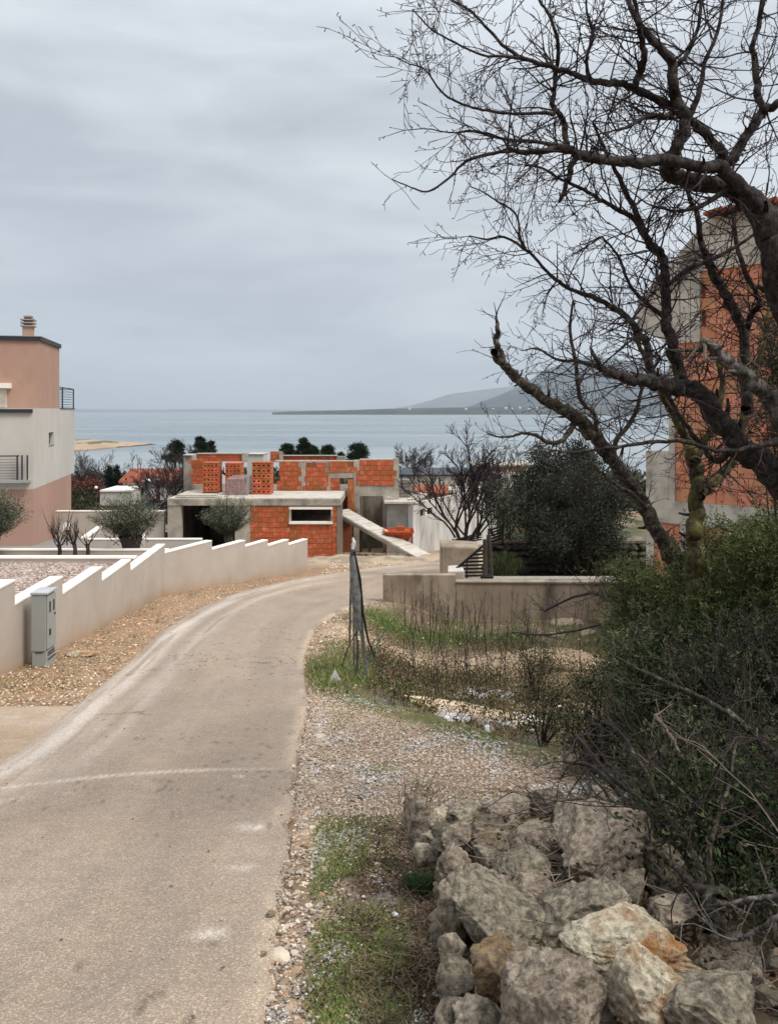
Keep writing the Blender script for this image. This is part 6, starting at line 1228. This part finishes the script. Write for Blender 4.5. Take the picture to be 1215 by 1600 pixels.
# bramble mass of brown twigs in the plot and over the pad's edge
br = Acc()
for k in range(520):
    x = rng.uniform(-.5, 4.4); Y = rng.uniform(8.2, 15.0); d_ = dl_(x, Y)
    if d_ < .0 or x < xr(Y) + .7 or (fbm(x * .9, Y * .6, 55) < .46 and d_ > .5) or abs(Y - 15.6 + .35 * (x - 1.5)) < 1.3 or (abs(d_ - 1.1) < .55 and .2 < x < 1.9): continue
    grow(br, np.array((x, Y, g(x, Y))), unit(np.array((rng.normal(0, .6), rng.normal(0, .6), .9))), rng.uniform(.25, .6), .004, 1, .2, -.02, False, 2, .6)
tag(br.build('bramble_thicket', M_twig), 'brown bramble and weed thicket on the empty plot', kind='stuff')
cs = np.array([(x, y, g(x, y) + rng.uniform(.02, .25)) for x, y in zip(rng.uniform(-.4, 4.6, 900), rng.uniform(8.0, 17, 900)) if dl_(x, y) > .2 and x > xr(y) + .8 and fbm(x * .7, y * .5, 66) > .50 and abs(y - 15.6 + .35 * (x - 1.5)) > 1.1 and not (abs(dl_(x, y) - 1.1) < .5 and .2 < x < 1.9)])
V, Q, cc = clumps(cs, .17, 15000, .045, .02, [c_(88, 92, 56), c_(70, 74, 46), c_(104, 88, 62), c_(120, 100, 74)], .3); a = Acc(); a.add(V, Q, cc); tag(a.build('low_weeds', M_leaf), 'low leafy weeds among the dry grass of the plot', kind='stuff')
# bushes along the edge beside the undergrowth (greener low shrubs before the sand mound)
for lab, px, py, Y, r in (('small leafy green bush at the foot of the junipers', 835, 1030, 12.5, (.45, .4, .32)), ('low dark leafy shrub left of the junipers', 930, 1085, 8.6, (.30, .4, .24)), ('sparse leafy shrub beside the white stones', 845, 1105, 9.6, (.40, .35, .22)), ('leafy shrub where the gravel pad meets the undergrowth', 925, 1160, 6.6, (.24, .30, .18))):
    c = P(px, py, Y); crown_tree('leafy_shrub', lab, (c.x, c.y, g(c.x, c.y)), tuple(c), r, 2600, .036, .015, [c_(70, 78, 48), c_(54, 60, 40), c_(92, 84, 58)], 40, .14, stems=14, tr=.012, cat='shrub', m=M_twig)
# leaf litter
X, Y = samp(22000, -.40, .5, 2.2, 5.4, lambda x, y: ss(fbm(x * 3, y * 2, 33), .25, .5) * (.12 + .88 * ss(x, -.42, -.05))); n = len(X)
C = np.stack([X, Y, G(X, Y) + rng.uniform(.002, .015, n)], -1); V, Q = leaves(C, np.stack([rng.normal(size=n), rng.normal(size=n), rng.normal(0, .25, n)], -1), .019, .009)
a = Acc(); a.add(V, Q, np.repeat(np.asarray([c_(104, 84, 64), c_(80, 64, 50), c_(130, 108, 84), c_(64, 52, 42)])[rng.integers(0, 4, n)] * rng.uniform(.7, 1.3, (n, 1)), 4, 0)); tag(a.build('leaf_litter', M_leaf), 'dead brown leaves between the grass and the rubble wall', kind='stuff')
X, Y = rng.uniform(.3, 1.6, 6000), rng.uniform(2.0, 5.2, 6000); n = len(X); C = np.stack([X, Y, G(X, Y) + rng.uniform(.0, .07, n)], -1); V, Q = leaves(C, np.stack([rng.normal(size=n), rng.normal(size=n), rng.normal(0, .3, n)], -1), .026, .013)
a = Acc(); a.add(V, Q, np.repeat(np.asarray([c_(104, 84, 64), c_(80, 64, 50), c_(64, 52, 42)])[rng.integers(0, 3, n)] * rng.uniform(.6, 1.2, (n, 1)), 4, 0)); tag(a.build('leaf_litter', M_leaf), 'dead leaves caught between the stones of the rubble wall', kind='stuff')
M_twigm = mat('dry_twig', sr(118, 98, 80), sr(78, 64, 52), 6, .9, 0)
tl = Acc()
for k in range(1100):
    x = rng.uniform(-.12, .35) if k % 3 else rng.uniform(.3, 1.3); y = rng.uniform(2.3, 5.2); z = g(x, y) + .012 + (.10 * rng.random() if x > .3 else 0); a_ = rng.uniform(0, 6.28); L_ = rng.uniform(.04, .16); d = np.array((math.cos(a_), math.sin(a_), rng.normal(0, .12))) * L_; p = np.array((x, y, z))
    tl.tube([p, p + d * .5 + rng.normal(size=3) * .006, p + d], [.0024, .002, .0013], 3)
tag(tl.build('fallen_twigs', M_twigm), 'small fallen twigs on the verge and rubble wall', kind='stuff')
bs = thing('dry_bush', 'dry grey leafless bush by the upright stone at the wall end', 'bush', tuple(hit(645, 1310, 2))); a = Acc()
for k in range(60): grow(a, np.array(org(bs)), unit(np.array((rng.normal(0, .4), rng.normal(0, .4), 1))), rng.uniform(.15, .36), .0028, 1, .16, .02, False, 2, .6)
a.build('branches', M_twigl, bs)['kind'] = 'stuff'
p = hit(655, 1388, 2); X = p.x + rng.normal(0, .035, 700); Y = p.y + rng.normal(0, .05, 700); blades('little spiky green tuft against the rubble wall', X, Y, .085, [c_(66, 86, 48), c_(50, 66, 38)], .0018, 'grass_tuft', .35)
# litter
def crumple(name, label, p, s, seed, m):
    o = link(name, rock_mesh(name, seed, 3, 12, .5, (s, s * .7, s * .5)), m, None, (p.x, p.y, p.z + s * .3)); return tag(o, label, 'litter')
M_litter = mat('white_litter', sr(235, 230, 228, .85), None, 3, .6, .3)
crumple('litter_scrap', 'crumpled white scrap on the leaf litter by the wall', hit(617, 1432, 2), .022, 401, M_litter)
pp = hit(523, 1068, 8); q = MB(); q.add([(pp.x - .10, pp.y, pp.z - .02), (pp.x + .12, pp.y + .03, pp.z - .02), (pp.x + .06, pp.y + .05, pp.z + .07), (pp.x, pp.y + .02, pp.z + .20), (pp.x - .05, pp.y + .08, pp.z + .06), (pp.x + .02, pp.y + .12, pp.z - .02)], [(0, 1, 2), (0, 2, 3), (0, 3, 4), (2, 5, 3), (1, 5, 2), (3, 5, 4)]); tag(q.build('plastic_sheet', M_litter), 'pointed white plastic scrap in the grass by the fence posts', 'litter')
# bundled fence posts
fp = thing('fence_post_bundle', 'bundle of grey metal fence posts leaning together with rolled mesh', 'fence posts', tuple(hit(566, 1062, 8)))
Yp = 11.7
def pp_(px, py, dy=0): return P(px, py, Yp + dy)
for a_, b_, w, t_ in (((546, 1003, .5), (549, 850, 0), .030, .03), ((573, 1066, -.05), (552, 852, 0), .055, .035), ((560, 1060, .1), (551, 862, .03), .035, .02), ((553, 1040, .45), (552, 870, .1), .03, .02)):
    MB().beam(pp_(*a_), pp_(*b_), w, t_, (0, 1, 0)).build('post', M_metal, fp, .004)
q = MB(); q.tube([pp_(551, 868, -.03), pp_(556, 930, -.05), pp_(562, 985, -.05)], [.05, .085, .045], 9); q.build('mesh_roll', M_metal, fp, smooth=True)
MB().tube([pp_(551, 858, -.02), pp_(553, 847, -.02), pp_(551, 840, -.02)], [.025, .03, .012], 6).build('white_wrap', M_litter, fp)
MB().tube([pp_(553, 862, -.05), pp_(562, 905, -.06), pp_(567, 960, -.08), pp_(575, 1000, -.1), pp_(584, 1024, -.15)], [.02, .024, .02, .016, .012], 7).build('cable', M_black, fp, smooth=True)
MB().tube([pp_(559, 985, -.05), pp_(548, 1003, -.1), pp_(541, 1020, -.15), pp_(534, 1042, -.2)], .008, 5).build('cable', M_black, fp, smooth=True)
MB().tube([pp_(560, 1000, -.05), pp_(558, 1030, -.08), pp_(555, 1060, -.1)], .008, 5).build('cable', M_black, fp, smooth=True)
gs = MB(); gs.tube([P(577, 1032, 12), P(598, 990, 12), P(610, 972, 12)], [.012, .011, .009], 6); tag(gs.build('garden_cane', mat('green_plastic', sr(96, 140, 106, .8), None, 3, .6, .05)), 'thin pale green cane leaning in the grass by the posts', 'cane')
# pale poured patch, kerb and white stones in the plot
nu_, nv_ = 40, 12; V = []
for t_ in np.linspace(0, 1, nu_):
    c = hit(632 + 185 * t_, 1090 + 42 * t_ ** .85, 8.2)
    for v_ in np.linspace(-1, 1, nv_):
        w_ = (.13 + .10 * math.sin(math.pi * t_)) * (1 + .3 * float(fbm(t_ * 9, v_, 3))); x, y = c.x + v_ * w_ * .55, c.y + v_ * w_ * 1.3
        V.append((x, y, g(x, y) + .075 * math.sqrt(max(0, 1 - v_ * v_)) * min(1, 6 * t_, 6 * (1 - t_)) + .02 - .06 * (abs(v_) > .95) + .02 * float(fbm(x * 9, y * 9, 4))))
ii = (np.arange(nu_ - 1)[:, None] * nv_ + np.arange(nv_ - 1)[None]).ravel()
tag(mesh_np('concrete_spill', V, np.stack([ii, ii + nv_, ii + nv_ + 1, ii + 1], -1), mat('sandy_mortar', sr(222, 200, 170, .95), sr(202, 178, 150, .92), 3, .95, .3), None, True), 'curved sandy mortar spill in the weeds below the gravel pad', 'concrete')
for k in range(60):
    t_ = rng.random(); px, py = 690 + 150 * t_ + rng.normal(0, 8), 1118 + 18 * t_ + rng.normal(0, 5)
    if k % 3 == 0: px, py = rng.uniform(700, 790), rng.uniform(1078, 1092)
    p = hit(px, py, 8); s = rng.uniform(.03, .09) if k % 4 else .1
    o = link('white_stone', FR[k % 12], M_conctop if k % 2 else M_litter, None, (p.x, p.y, p.z + s * .3), (0, 0, rng.uniform(0, 6)), (s * 1.7, s, s * .6)); tag(o, 'chalky white stone in the heap beside the sandy mortar spill', 'stone', 'chalky stones by the mortar spill')
for k, (px, py, s) in enumerate(((885, 975, .28), (915, 990, .22), (867, 995, .18), (880, 1045, .16), (612 + 60, 1020, .1))):
    p = hit(px, py, 8); o = link('field_stone', FR[k + 4], M_stonet, None, (p.x, p.y, p.z + s * .1), (0, 0, k), (s * 1.6, s, s * .5)); tag(o, ('broad flat pale stone on top of the sand mound', 'pale stone right of the mound top', 'small pale stone left of the mound top', 'sandy stone below the mound among weeds', 'small stone in the middle of the plot')[k], 'stone')

X, Y = samp(2600, -3.6, 0, 2.3, 20, lambda x, y: (x > np.interp(y, [p[0] for p in RL], [p[1] for p in RL]) + .1) * (x < xr(y) - .05) * (.10 + np.exp(-(x - xr(y)) ** 2 / .02) + .3 * np.exp(-(x - np.interp(y, [p[0] for p in RL], [p[1] for p in RL])) ** 2 / .03)))
V, Q = pebbles(np.stack([X, Y, np.interp(Y, _gy, _gz) + EYE + .034], -1), rng.uniform(.003, .010, len(X)), .6); cc = np.asarray([c_(150, 128, 108), c_(110, 92, 78), c_(190, 172, 152)])[rng.integers(0, 3, len(X))]
tag(mesh_np('loose_grit', V, Q, M_tint, None, False, np.repeat(cc, 8, 0)), 'loose grit scattered over the asphalt lane', kind='stuff')
